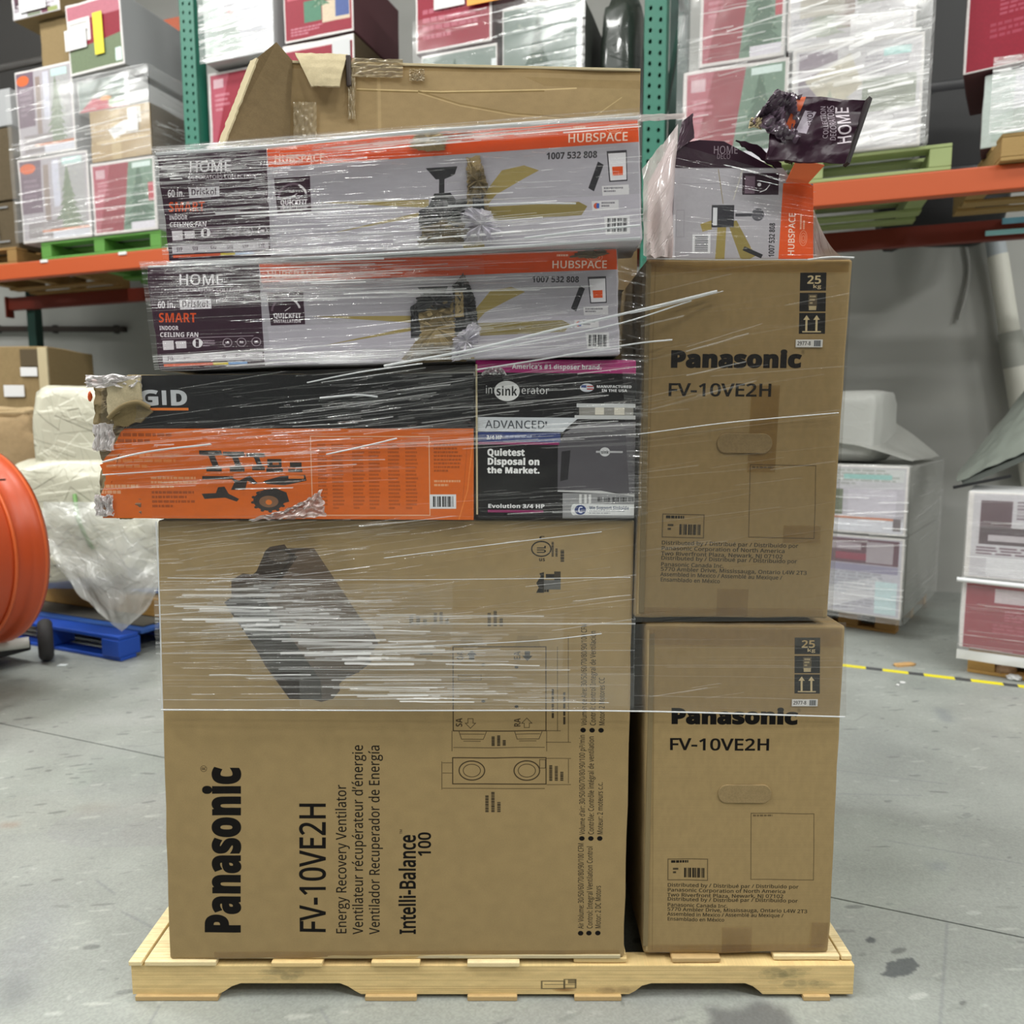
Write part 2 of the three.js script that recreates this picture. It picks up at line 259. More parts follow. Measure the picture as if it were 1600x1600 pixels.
{
  const wallMat = (() => { const c = newCanvas(512, 512), g = c.getContext('2d'); g.fillStyle = '#aaaaa6'; g.fillRect(0, 0, 512, 512); for (let i = 0; i < 90; i++) { g.globalAlpha = 0.05; g.fillStyle = rnd() < 0.5 ? '#8a8c8c' : '#bdbdb8'; g.fillRect(rnd() * 512, rnd() * 512, rr(30, 200), rr(5, 60)); } g.globalAlpha = 1; grain(c, 0.04, 0.08); return new THREE.MeshStandardMaterial({ map: canvasTexture(c, true, [0.12, 0.12]), roughness: 0.85 }); })();
  const wall = (name, w, h, d, u, y, ww) => { const m = new THREE.Mesh(new THREE.BoxGeometry(w, h, d), wallMat); m.name = name; m.position.set(...rackAt(u, y, ww)); m.rotation.y = YAW; m.castShadow = m.receiveShadow = true; structure(m); scene.add(m); return m; };
  wall('wall_back', U1 - U0, TOP, 0.2, (U0 + U1) / 2, TOP / 2, W1 + 0.1);
  wall('wall_front', U1 - U0, TOP, 0.2, (U0 + U1) / 2, TOP / 2, W0 - 0.1).material = std(0x77777a, 0.9);
  wall('wall_left', 0.2, TOP, W1 - W0, U0 - 0.1, TOP / 2, (W0 + W1) / 2);
  wall('wall_right', 0.2, TOP, W1 - W0, U1 + 0.1, TOP / 2, (W0 + W1) / 2);
  const ceiling = wall('ceiling', U1 - U0 + 0.4, 0.2, W1 - W0 + 0.4, (U0 + U1) / 2, TOP + 0.1, (W0 + W1) / 2); ceiling.material = std(0xd8d8d4, 0.9);
  const lensMat = new THREE.MeshStandardMaterial({ color: 0xffffff, emissive: LAMP_COLOR, emissiveIntensity: 4, roughness: 0.5 });
  LAMPS.forEach(([u, w, y, L, S, k], i) => {
    const t = thing('ceiling_lamp', 'long white panel lamp hung below the warehouse ceiling', 'lamp', rackAt(u, y, w), YAW, 'panel lamps below the ceiling');
    part('housing', boxAt(L + 0.1, 0.08, S + 0.1, 0, 0.06, 0), M.white, t); part('diffuser', boxAt(L, 0.02, S, 0, 0.01, 0), lensMat, t);
    for (const s of [-1, 1]) part('hanger', new THREE.CylinderGeometry(0.006, 0.006, TOP - y - 0.1, 6).translate(s * L * 0.4, (TOP - y - 0.1) / 2 + 0.1, 0), M.steel, t);
    const l = new THREE.RectAreaLight(LAMP_COLOR, LAMP_POWER * k, L, S); l.position.set(0, -0.012, 0); l.rotation.x = -Math.PI / 2; t.add(l);
  });
}

// ---------------------------------------------------------------- pallet rack
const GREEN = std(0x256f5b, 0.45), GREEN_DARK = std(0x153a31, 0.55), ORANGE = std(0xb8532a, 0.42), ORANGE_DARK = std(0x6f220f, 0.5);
function uprightFrame(u, label) {
  const t = thing('rack_upright', label, 'rack upright', rackAt(u, 0, 0), YAW, 'green rack uprights'), H = 5.4, Wd = 0.125, Dp = 0.1;
  const holes = []; for (let y = 2.3, i = 0; y < 5; y += 0.058, i++) for (const x of [-0.028, 0.028]) { const h = []; for (let k = 0; k < 8; k++) h.push([x + 0.0095 * Math.cos(k * Math.PI / 4), y + (x > 0 ? 0.0 : 0.012) + 0.013 * Math.sin(k * Math.PI / 4)]); holes.push(h); }
  const front = plateGeo([[-Wd / 2, 0.01], [Wd / 2, 0.01], [Wd / 2, H], [-Wd / 2, H]], 0.004, 0, holes);
  part('front_column', mergeGeometries([front, new THREE.BoxGeometry(0.004, H - 0.01, Dp).toNonIndexed().translate(-Wd / 2 + 0.002, H / 2 + 0.005, -Dp / 2), new THREE.BoxGeometry(Wd, H - 0.01, 0.004).toNonIndexed().translate(0, H / 2 + 0.005, -Dp), new THREE.BoxGeometry(0.004, H - 0.01, Dp).toNonIndexed().translate(Wd / 2 - 0.002, H / 2 + 0.005, -Dp / 2)]), GREEN, t);
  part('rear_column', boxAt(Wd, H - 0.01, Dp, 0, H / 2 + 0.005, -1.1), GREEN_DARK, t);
  for (const [w] of [[0], [-1.05]]) part('base_plate', boxAt(0.2, 0.01, 0.16, 0, 0.005, w - 0.05, 0.002), M.steel, t);
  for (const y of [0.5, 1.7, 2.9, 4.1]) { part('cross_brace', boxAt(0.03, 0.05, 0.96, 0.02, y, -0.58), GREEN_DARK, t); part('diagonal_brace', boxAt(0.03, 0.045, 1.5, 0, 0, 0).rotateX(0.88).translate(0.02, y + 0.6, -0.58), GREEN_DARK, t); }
  return t;
}
uprightFrame(0.0, 'green perforated rack upright rising behind the gap beside the damaged upright fan carton');
uprightFrame(-3.2, 'green perforated rack upright between the red tree cartons and the grey carton stack');
function beam(u0, u1, w, y, mat, label, group) {
  const L = u1 - u0, t = thing('rack_beam', label, 'rack beam', rackAt((u0 + u1) / 2, y, w), YAW, group);
  part('bar', boxAt(L, 0.122, 0.06, 0, 0.061, 0, 0.008), mat, t);
  for (const s of [-1, 1]) part('end_bracket', boxAt(0.02, 0.2, 0.08, s * (L / 2 - 0.01), 0.03, 0.01, 0.003), mat, t);
  if (mat === ORANGE) for (const x of [-0.35, 0.08, 0.32, 0.46]) part('clip', boxAt(0.075, 0.022, 0.01, x * L, 0.112, 0.032, 0.004), M.white, t);
  return t;
}
const BY = 2.437, DECK = 2.56;
beam(-6.5, -3.265, 0.0, BY, ORANGE, 'orange front rack beam under the green pallet of grey cartons');
beam(-3.135, -0.065, 0.0, BY, ORANGE, 'orange front rack beam hidden behind the stacked fan cartons');
beam(0.065, 3.3, 0.0, BY, ORANGE, 'orange front rack beam beside the damaged upright fan carton');
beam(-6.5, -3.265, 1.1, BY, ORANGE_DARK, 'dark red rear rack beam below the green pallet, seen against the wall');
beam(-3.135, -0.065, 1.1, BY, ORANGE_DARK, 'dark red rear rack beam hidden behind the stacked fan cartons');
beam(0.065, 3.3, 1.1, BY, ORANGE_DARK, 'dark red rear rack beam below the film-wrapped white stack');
beam(-6.5, -3.265, 1.1, 4.66, ORANGE, 'orange upper rear rack beam in the dark corner behind the cartons');
for (const [u, l] of [[-6.25, 'green rear rack post standing against the wall below the beams']]) { const t = thing('rack_post', l, 'rack post', rackAt(u, 0, 1.16)); t.rotation.y = YAW; part('post', boxAt(0.11, 5.4, 0.08, 0, 2.7, 0), GREEN_DARK, t); part('base_plate', boxAt(0.18, 0.01, 0.12, 0, 0.005, 0, 0.002), M.steel, t); }
// fittings on the back wall
{
  const t = thing('wall_rail', 'dark brown rail along the grey wall behind the brown cartons', 'rail', rackAt(-7.05, 2.4, 2.03), YAW);
  part('rail', boxAt(2.1, 0.06, 0.05, 0, 0, 0).rotateZ(-0.045), std(0x2d221c, 0.6), t);
  for (const x of [-0.9, 0, 0.9]) part('bracket', boxAt(0.04, 0.09, 0.05, x, -x * 0.045, -0.02), M.dark, t);
  const p = thing('downpipe', 'pale sloping downpipe on the wall behind the wrapped stacks', 'pipe', rackAt(0, 0, 1.98), YAW), pm = std(0xd6d5cb, 0.5);
  const A = [2.124, 2.88], B = [2.382, 1.597], P = (y) => { const k = (A[1] - y) / (A[1] - B[1]); return [A[0] + (B[0] - A[0]) * k, y, 0]; };
  part('upper_pipe', tube([P(3.4), P(2.9), P(2.52)], 0.062, 12, 14), std(0xa9b0b5, 0.5), p);
  part('middle_pipe', tube([P(2.52), P(2.2), P(1.95)], 0.066, 12, 14), pm, p); part('collar', tube([P(1.97), P(1.9), P(1.72)], 0.076, 6, 14), std(0xa3a49d, 0.5), p); part('lower_pipe', tube([P(1.74), P(1.2), P(0.6), P(0.02)], 0.075, 12, 14), pm, p);
  const cb = thing('wall_cable', 'thin pale cable hanging down the grey wall beside the downpipe', 'cable', rackAt(0, 0, 2.07), YAW);
  part('cable', tube([[1.999, 3.007, 0], [1.991, 2.735, 0], [2.041, 2.455, 0], [2.027, 2.27, 0.01], [1.992, 2.085, 0]], 0.012, 24, 6), std(0x9a9a96, 0.6), cb);
  const s = thing('cyan_glint', 'pale cyan strip coloured as a bright glint on the rear beam in front of the downpipe', 'strip', rackAt(2.02, 2.52, 1.05), YAW);  // bright cyan light on the beam, drawn as coloured strips
  part('strip', boxAt(0.24, 0.03, 0.012, 0.0, -0.045, 0.0), std(0xb4f6ff, 0.35), s); part('upper_strip', boxAt(0.13, 0.035, 0.012, 0.03, 0.02, 0.0), std(0x7db8cf, 0.4), s);
}

// ---------------------------------------------------------------- the loaded pallet in the middle
const pine = wood(0xe6cd98), pineDark = wood(0xc6ab7d), pinePale = wood(0xf0e0b8);
{
  const t = thing('wooden_pallet', 'pale pine pallet on the concrete carrying all the stacked cartons', 'pallet', [0, 0, 0]);
  const stringer = () => { const c = newCanvas(1400, 96), g = c.getContext('2d'); g.drawImage(woodCanvas, 0, 40, 1024, 96, 0, 0, 1400, 96); g.globalCompositeOperation = 'multiply'; g.fillStyle = '#e4cb95'; g.fillRect(0, 0, 1400, 96); g.globalCompositeOperation = 'source-over';
    const smear = (x, y, w, h, a) => { for (let i = 0; i < 26; i++) { g.globalAlpha = a; g.fillStyle = '#4b4a33'; g.beginPath(); g.ellipse(x + rr(-w, w), y + rr(-h, h), rr(6, 22), rr(4, 14), 0, 0, 7); g.fill(); } };
    smear(285, 30, 42, 16, 0.06); smear(1265, 24, 40, 14, 0.08); smear(1290, 66, 60, 14, 0.06); smear(960, 84, 70, 8, 0.05);
    g.globalAlpha = 0.75; g.strokeStyle = '#4a3f28'; g.lineWidth = 3; g.strokeRect(795, 52, 44, 26); g.strokeRect(839, 46, 22, 30); g.fillStyle = '#4a3f28'; g.globalAlpha = 0.6; g.fillRect(846, 46, 16, 14); g.globalAlpha = 0.5; g.fillRect(800, 62, 60, 3); g.globalAlpha = 1;
    return new THREE.MeshStandardMaterial({ map: canvasTexture(c), roughness: 0.75 }); };
  const x0 = -0.849, x1 = 0.763, y0 = 0.012, y1 = 0.0795, yn = 0.0385;
  const outline = [[x0, y0], [-0.658, y0], [-0.645, 0.019], [-0.628, 0.031], [-0.607, yn], [-0.385, yn], [-0.367, 0.031], [-0.35, 0.019], [-0.338, y0], [0.262, y0], [0.276, 0.02], [0.29, 0.032], [0.312, yn], [0.522, yn], [0.54, 0.031], [0.556, 0.018], [0.562, y0], [x1, y0], [x1, y1], [x0, y1]];
  const faceMat = stringer();
  for (const [z, m] of [[-0.008, faceMat], [-0.48, pineDark], [-0.96, pineDark]]) {
    const g = plateGeo(outline, 0.04, 0.0015), p = g.attributes.position, uv = g.attributes.uv;
    for (let i = 0; i < p.count; i++) uv.setXY(i, (p.getX(i) - x0) / (x1 - x0), (p.getY(i) - y0) / (y1 - y0));
    part('stringer', g.translate(0, 0, z), m, t);
  }
  const X = (px) => (px - 800) * (1.616 / 1137);
  const board = (a, b, z, y, mat, h = 0.0115) => part('deck_board', cartonGeo(boxCorners(X(b) - X(a), h, X(a), y, z), [rr(-0.004, 0.004), 0, -1.0], { n: 7, r: 0.0025, dent: 0.0012, s: a }), mat, t);
  board(200, 221, -0.001, 0.0828, pinePale); board(225, 337, -0.001, 0.0828, pinePale);
  board(424, 504, 0.002, 0.0828, pine); board(580, 656, 0.001, 0.0828, pine); board(730, 812, 0.002, 0.0828, pinePale); board(897, 981, -0.012, 0.0828, pine);
  board(1052, 1129, -0.012, 0.0828, pineDark); board(1214, 1318, -0.02, 0.0828, pinePale); board(1321, 1338, -0.02, 0.0828, pinePale);
  for (const [a, b] of [[208, 338], [569, 650], [730, 808], [898, 972], [1258, 1300]]) part('bottom_board', cartonGeo(boxCorners(X(b) - X(a), 0.0116, X(a), 0.0002, 0.001), [0, 0, -1.0], { n: 6, r: 0.002, dent: 0.001, s: b }), pineDark, t);
}
// a carton given by the corners of its front in the room; local origin at its base
function carton(label, f, back, front, side, { name = 'carton', group, n = 14, r = 0.006, dent = 0.002, bulge = 0, s = 1, top } = {}) {
  const base = [(f[0][0] + f[1][0] + back[0]) / 2, Math.min(f[0][1], f[1][1]), (f[0][2] + f[1][2] + back[2]) / 2];
  const t = thing(name, label, 'carton', base, 0, group);
  part('body', cartonGeo(f.map((c) => sub(c, base)), back, { n, r, dent, bulge, s }), [side, side, top ?? side, side, front, side], t);
  t.userData.base = undefined; delete t.userData.base;
  return [t, base];
}
const tapeMat = new THREE.MeshPhysicalMaterial({ color: 0xb39c70, roughness: 0.16, clearcoat: 0.7, clearcoatRoughness: 0.15, map: fibre });
const clearTape = filmMaterial(null, null, { rough: 0.14, tint: 0xf2ead8 });
const kraftHex = '#98825b';
// -- the big carton
const BIG = [[-0.7643, 0.0945, -0.006], [0.2505, 0.0945, -0.012], [0.2605, 1.079, -0.034], [-0.7525, 1.079, -0.034]];
{
  const P = new Print(1680, 1560, [[245, 812], [992, 812], [975, 1496], [262, 1498]], kraftHex), ink = '#0f0c0a', grey = '#3b2f20';
  const pic = [[415, 860], [422, 854], [445, 850], [449, 856], [491, 856], [510, 885], [542, 932], [560, 960], [572, 972], [586, 990], [591, 1006], [577, 1022], [580, 1032], [572, 1040], [557, 1050], [537, 1060], [530, 1067], [531, 1077], [520, 1090], [502, 1095], [485, 1091], [452, 1090], [415, 1040], [390, 995], [372, 972], [360, 955], [351, 940], [362, 932], [362, 905], [380, 895], [395, 897], [415, 880]];
  P.poly(pic, '#43352a');
  P.poly([[362, 932], [413, 935], [440, 905], [460, 862], [491, 856], [542, 932], [591, 1006], [577, 1022], [560, 1050], [480, 1040], [413, 935]], '#5e4e3d', 0.98); P.poly([[351, 940], [362, 932], [413, 934], [425, 955], [500, 1062], [502, 1092], [452, 1090]], '#241b14', 0.98);
  P.poly([[415, 860], [449, 856], [465, 870], [440, 905], [400, 895]], '#33271d', 0.95); P.oval(394, 920, 20, 13, '#4a3d30'); P.oval(436, 868, 17, 10, '#4a3d30'); P.oval(394, 920, 20, 13, '#1f1812', 3, 0.6); P.oval(436, 868, 17, 10, '#1f1812', 3, 0.6);
  P.line([[413, 935], [500, 1062], [502, 1092]], '#15100c', 3, 0.8); P.line([[362, 932], [413, 935], [462, 862]], '#15100c', 3, 0.8); P.poly([[461, 975], [470, 965], [474, 968], [466, 981]], '#8d7c62');
  P.text('Panasonic', 320, 1197, 372, 1458, ink, { turn: 1, heavy: 7 }); P.text('®', 312, 1194, 322, 1205, grey, { turn: 1, font: '' });
  P.text('FV-10VE2H', 467, 1250, 507, 1458, ink, { turn: 1, font: '', heavy: 2.5 });
  P.text('Energy Recovery Ventilator', 524, 1224, 540, 1458, ink, { turn: 1, font: '', heavy: 1 }); P.text('Ventilateur récupérateur d’énergie', 550, 1162, 566, 1458, ink, { turn: 1, font: '', heavy: 1 }); P.text('Ventilador Recuperador de Energía', 576, 1162, 592, 1458, ink, { turn: 1, font: '', heavy: 1 });
  P.text('Intelli-Balance', 624, 1302, 648, 1458, ink, { turn: 1, font: '', heavy: 5 }); P.text('™', 624, 1293, 632, 1301, grey, { turn: 1, font: '' }); P.text('100', 653, 1298, 672, 1337, ink, { turn: 1, font: '', heavy: 5 });
  const dot = (x, y) => P.oval(x, y, 4.2, 3.6, ink), small = (s, x, y0, y1) => P.text(s, x, y0, x + 8.5, y1, ink, { turn: 1, font: '', heavy: 1.5, alpha: 0.9 });
  for (const [x, y] of [[907, 1457], [920, 1457], [934, 1457], [909, 1308], [923, 1308], [937, 1308], [911, 1139], [925, 1139], [939, 1139]]) dot(x, y);
  small('Air Volume: 30/50/60/70/80/90/100 CFM', 903, 1315, 1450); small('Volume d’air: 30/50/60/70/80/90/100 pi³/min', 905, 1146, 1302); small('Volumen de Aire: 30/50/60/70/80/90/100 CFM', 908, 972, 1132);
  small('Control: Integral Ventilation Control', 917, 1320, 1450); small('Contrôle: Contrôle intégral de ventilation', 919, 1148, 1302); small('Control: Control Integral de Ventilación', 922, 984, 1132);
  small('Motor: 2 DC Motors', 930, 1382, 1450); small('Moteur: 2 moteurs c.c.', 933, 1220, 1302); small('Motor: 2 Motores CC', 936, 1057, 1132);
  // outline drawing of the ventilator
  const L = (pts, w = 1.8) => P.line(pts, grey, w);
  P.box(708, 1009, 853, 1140, grey, 3.5); P.line([[708, 1009], [853, 1009]], grey, 2);
  for (const x of [717, 804]) { L([[x, 1141], [x + 4, 1153], [x + 38, 1153], [x + 43, 1141]], 2); L([[x + 7, 1156], [x + 34, 1156]]); L([[x + 2, 1145], [x + 40, 1145]]); P.poly([[x + 5, 992], [x + 36, 992], [x + 40, 1008], [x + 1, 1008]], grey, 0.15); }
  const arrow = (x, y, s, fill) => { const a = [[x, y - s * 8], [x + 8, y], [x + 4, y], [x + 4, y + s * 7], [x - 4, y + s * 7], [x - 4, y], [x - 8, y]]; fill ? P.poly(a, ink) : P.line(a, grey, 2, 1, true); };
  arrow(737, 1022, 1, true); arrow(824, 1023, -1, true); arrow(735, 1128, -1); arrow(823, 1128, 1);
  for (const [x, y] of [[755, 1037], [807, 1041], [755, 1094], [807, 1102]]) P.oval(x, y, 3, 2, ink);
  P.text('SA', 712, 1120, 722, 1134, grey, { turn: 1 }); P.text('RA', 803, 1120, 813, 1134, grey, { turn: 1 }); P.text('EA', 803, 1016, 813, 1030, grey, { turn: 1 }); P.text('OA', 714, 1016, 724, 1030, grey, { turn: 1 });
  P.box(716, 1053, 752, 1061, grey, 1.6);
  L([[871, 1009], [871, 1140]]); L([[888, 992], [888, 1158]]); L([[853, 1140], [876, 1140]]); L([[853, 1158], [892, 1158]]); L([[708, 1166], [851, 1166]]); L([[706, 1140], [706, 1172]]); L([[854, 1140], [854, 1172]]);
  P.rows(862, 1030, 868, 1120, 1, ink, 0.7, 1); P.rows(880, 1030, 886, 1130, 1, ink, 0.7, 1); P.rows(768, 1145, 794, 1163, 3, ink, 0.7, 1);
  P.box(707, 1182, 853, 1223, grey, 3.5); for (const x of [737, 823]) { P.oval(x, 1202, 20, 15, grey, 4); P.oval(x, 1202, 13.5, 10, grey, 2.4); }
  L([[691, 1190], [706, 1190]]); L([[691, 1206], [706, 1206]]); L([[690, 1188], [690, 1232]]); L([[691, 1230], [851, 1230]]); L([[854, 1183], [892, 1183]]); L([[854, 1224], [892, 1224]]); L([[888, 1184], [888, 1222]]); P.rows(858, 1190, 884, 1218, 3, ink, 0.65, 1); P.rows(758, 1235, 786, 1267, 3, ink, 0.6, 1); P.box(843, 1185, 852, 1198, grey, 2);
  P.rows(640, 957, 672, 975, 3, ink, 0.6, 1); P.rows(678, 955, 705, 974, 3, ink, 0.6, 1); P.rows(762, 952, 790, 977, 3, ink, 0.6, 1); P.rows(656, 1018, 696, 1024, 1, ink, 0.6);
  P.oval(846, 857, 15, 11.5, ink, 4); P.text('UL', 839, 852, 853, 864, ink, { turn: 1 }); P.rows(862, 843, 874, 869, 2, ink, 0.7, 1); P.rows(876, 840, 886, 877, 1, ink, 0.7, 1); P.text('c', 842, 836, 852, 842, ink); P.text('us', 842, 870, 852, 876, ink);
  P.poly([[838, 910], [845, 900], [843, 895], [850, 893], [850, 925], [838, 925], [842, 917]], ink, 0.9); P.rect(853, 896, 866, 903, ink, 0.9); P.rect(866, 892, 876, 906, ink, 0.7); P.rect(850, 905, 876, 920, '#4c5057', 0.8); P.rows(840, 920, 876, 927, 1, ink, 0.9);
  // long faint pressure line along the board
  P.rect(245, 812, 992, 816, '#cdb98c', 0.35);
  const [t, b] = carton('large brown ventilator carton with upright black brand lettering, lowest on the pallet', BIG, [0.0, 0, -0.98], P.done(0.72, { grainy: 0.07, blotch: 0.05 }), M.kraft, { n: 18, dent: 0.0025 });
  const tape = (u0, u1, v0, v1, m) => part('packing_tape', sheetGeo((u, v) => { const p = sub(bil(BIG, u0 + (u1 - u0) * u, v0 + (v1 - v0) * v), b); return [p[0], p[1], p[2] + 0.0012 + 0.0008 * N(u * 9, v * 4, 1)]; }, 30, 3), m, t, 'clear glossy tape along the bottom edge');
  tape(0.1, 0.99, 0.003, 0.02, clearTape);
  // lower seam: the edge of the bottom flaps stands a little proud
  part('bottom_flap', boxAt(1.0, 0.009, 0.96, -0.001, 0.0052, 0.0105, 0.002), M.kraftPale, t);
}
// -- the two narrow ventilator cartons
{
  const LP = [[1008, 975], [1320, 978], [1297, 1488], [1005, 1495]], P = new Print(840, 1420, LP, kraftHex), ink = '#0f0c0a', faint = '#5d4e36';
  P.line([[1022, 985], [1019, 1490]], '#7c6845', 5, 0.55); P.line([[1013, 985], [1010, 1490]], '#cbb78d', 8, 0.5);
  for (const [y0, y1] of [[997, 1023], [1026, 1053], [1055, 1085]]) P.rect(1242, y0, 1281, y1, '#1c1b1c');
  P.text('25', 1252, 1001, 1274, 1013, '#cdbb93'); P.text('kg', 1261, 1014, 1274, 1021, '#cdbb93', { cap: false });
  P.rect(1255, 1028, 1268, 1047, '#5b5140'); P.rows(1257, 1030, 1266, 1044, 3, '#cdbb93', 0.8); P.rect(1256, 1045, 1267, 1051, '#cdbb93', 0.9);
  for (const x of [1253, 1268]) { P.rect(x - 1.6, 1062, x + 1.6, 1081, '#cdbb93'); P.poly([[x - 5, 1065], [x, 1058], [x + 5, 1065]], '#cdbb93'); } P.rect(1247, 1081, 1275, 1083, '#cdbb93');
  P.text('Panasonic', 1048, 1110, 1247, 1133, ink, { heavy: 9 }); P.text('®', 1246, 1108, 1252, 1114, faint, { font: '' });
  P.text('FV-10VE2H', 1045, 1157, 1206, 1175, ink, { font: '', heavy: 4 });
  P.box(1175, 1273, 1273, 1376, faint, 3.2); P.rows(1178, 1275, 1240, 1280, 1, faint, 0.9);
  P.box(1044, 1346, 1107, 1379, faint, 4); P.rows(1049, 1348, 1104, 1355, 1, ink, 0.9); P.bars(1070, 1360, 1102, 1375, ink, 22); P.rows(1052, 1360, 1062, 1371, 2, ink, 0.8);
  const rows = [['Distributed by / Distribué par / Distribuido por', 1387, 1250], ['Panasonic Corporation of North America', 1394.7, 1230], ['Two Riverfront Plaza, Newark, NJ 07102', 1402.4, 1227], ['Distributed by / Distribué par / Distribuido por', 1408.9, 1249], ['Panasonic Canada Inc.', 1418, 1139], ['5770 Ambler Drive, Mississauga, Ontario L4W 2T3', 1424.8, 1264], ['Assembled in Mexico / Assemblé au Mexique /', 1432.3, 1227], ['Ensamblado en México', 1440, 1134]];
  for (const [s, y, x] of rows) P.text(s, 1043, y - 2.8, x, y + 2.6, ink, { font: '', heavy: 3, alpha: 0.85 });
  const mat = P.done(0.7, { grainy: 0.06, blotch: 0.05, streak: 0.03 });
  const LOW = [[0.2965, 0.0945, -0.026], [0.7145, 0.0945, -0.028], [0.7125, 0.853, -0.022], [0.2842, 0.857, -0.022]];
  const UPP = [[0.2605, 0.872, -0.02], [0.6735, 0.868, -0.02], [0.6885, 1.611, -0.02], [0.2718, 1.611, -0.02]];
  for (const [f, label] of [[LOW, 'narrow brown ventilator carton standing on the pallet beside the large one'], [UPP, 'narrow brown ventilator carton stacked on its twin, with the upright fan carton on top']]) {
    const back = [0, 0, -0.95], [t, b] = carton(label, f, back, mat, M.kraft, { n: 16, dent: 0.0025, s: f === LOW ? 3 : 5 });
    const on = (u, v, o) => { const p = sub(bil(f, u, v), b); return [p[0], p[1], p[2] + o]; };
    // pressed hand hole: a raised flap of the board with rounded ends
    const U0h = 0.385, U1h = 0.655, vc = 0.5, hv = 0.026, pts = []; const A = on(U0h, vc, 0), B = on(U1h, vc, 0), rad = (on(U0h, vc + hv, 0)[1] - A[1]);
    for (let k = 0; k <= 10; k++) pts.push([A[0] + rad * 0.9 - rad * 0.9 * Math.sin(k / 10 * Math.PI), A[1] - rad * Math.cos(k / 10 * Math.PI) * -1]); for (let k = 0; k <= 10; k++) pts.push([B[0] - rad * 0.9 + rad * 0.9 * Math.sin(k / 10 * Math.PI), B[1] - rad * Math.cos(k / 10 * Math.PI)]);
    part('hand_hole', plateGeo(pts, 0.003, 0.0016).translate(0, 0, A[2] + 0.0014), M.kraft, t, 'oval punched hand hole flap');
    const dk = std(0x5a4a30, 0.9), ring = []; for (const p of pts) ring.push([p[0], p[1], A[2] + 0.0012]); part('cut_line', tube(ring, 0.0013, 60, 5, true), dk, t);
    const lab = (u0, u1, v0, v1) => { const a = on(u0, v0, 0), c = on(u1, v1, 0); return boxAt(c[0] - a[0], c[1] - a[1], 0.0008, (a[0] + c[0]) / 2, (a[1] + c[1]) / 2, a[2] + 0.0022, 0.0003); };
    const lp = new Print(160, 40, [[0, 0], [160, 0], [160, 40], [0, 40]], '#dcdcdc'); lp.text('2977-8', 8, 10, 90, 30, '#444'); lp.rect(108, 4, 150, 36, '#9aa0aa'); lp.bars(110, 6, 148, 34, '#555', 14);
    part('white_label', lab(0.745, 0.876, 0.764, 0.785), lp.done(0.5), t, 'small white sticker under the black icons');
    const tp = (u0, u1, v0, v1) => part('packing_tape', sheetGeo((u, v) => on(u0 + (u1 - u0) * u, v0 + (v1 - v0) * v, 0.0022 + 0.0007 * N(u * 7 + u0 * 9, v * 9, 2)), 10, 8), clearTape, t);
    tp(0.42, 0.58, 0.005, 0.085); tp(0.03, 0.97, 0.004, 0.03); if (f === UPP) { tp(0.54, 0.68, 0.42, 0.66); tp(0.02, 0.98, 0.965, 0.996); tp(0.74, 0.93, 0.22, 0.27); } else { tp(0.02, 0.98, 0.94, 0.992); tp(0.9, 0.99, 0.02, 0.1); }
    part('corner_strip', boxAt(0.011, 0.72, 0.004, 0, 0, 0, 0.0015).translate(on(0.022, 0.5, 0)[0], on(0.02, 0.5, 0)[1], on(0.02, 0.5, 0)[2] + 0.001), M.kraftMid, t);
  }
}
// ragged outline between given points
function ragged(pts, amp, step) { const out = []; pts.forEach((p, i) => { const q = pts[(i + 1) % pts.length], L = Math.hypot(q[0] - p[0], q[1] - p[1]), n = Math.max(1, Math.round(L / step)); for (let k = 0; k < n; k++) out.push([p[0] + (q[0] - p[0]) * k / n + (k ? rr(-amp, amp) : 0), p[1] + (q[1] - p[1]) * k / n + (k ? rr(-amp, amp) : 0)]); }); return out; }
const lerpQuad = (c, x, y, X0, X1, Y0, Y1) => bil(c, (x - X0) / (X1 - X0), 1 - (y - Y0) / (Y1 - Y0));
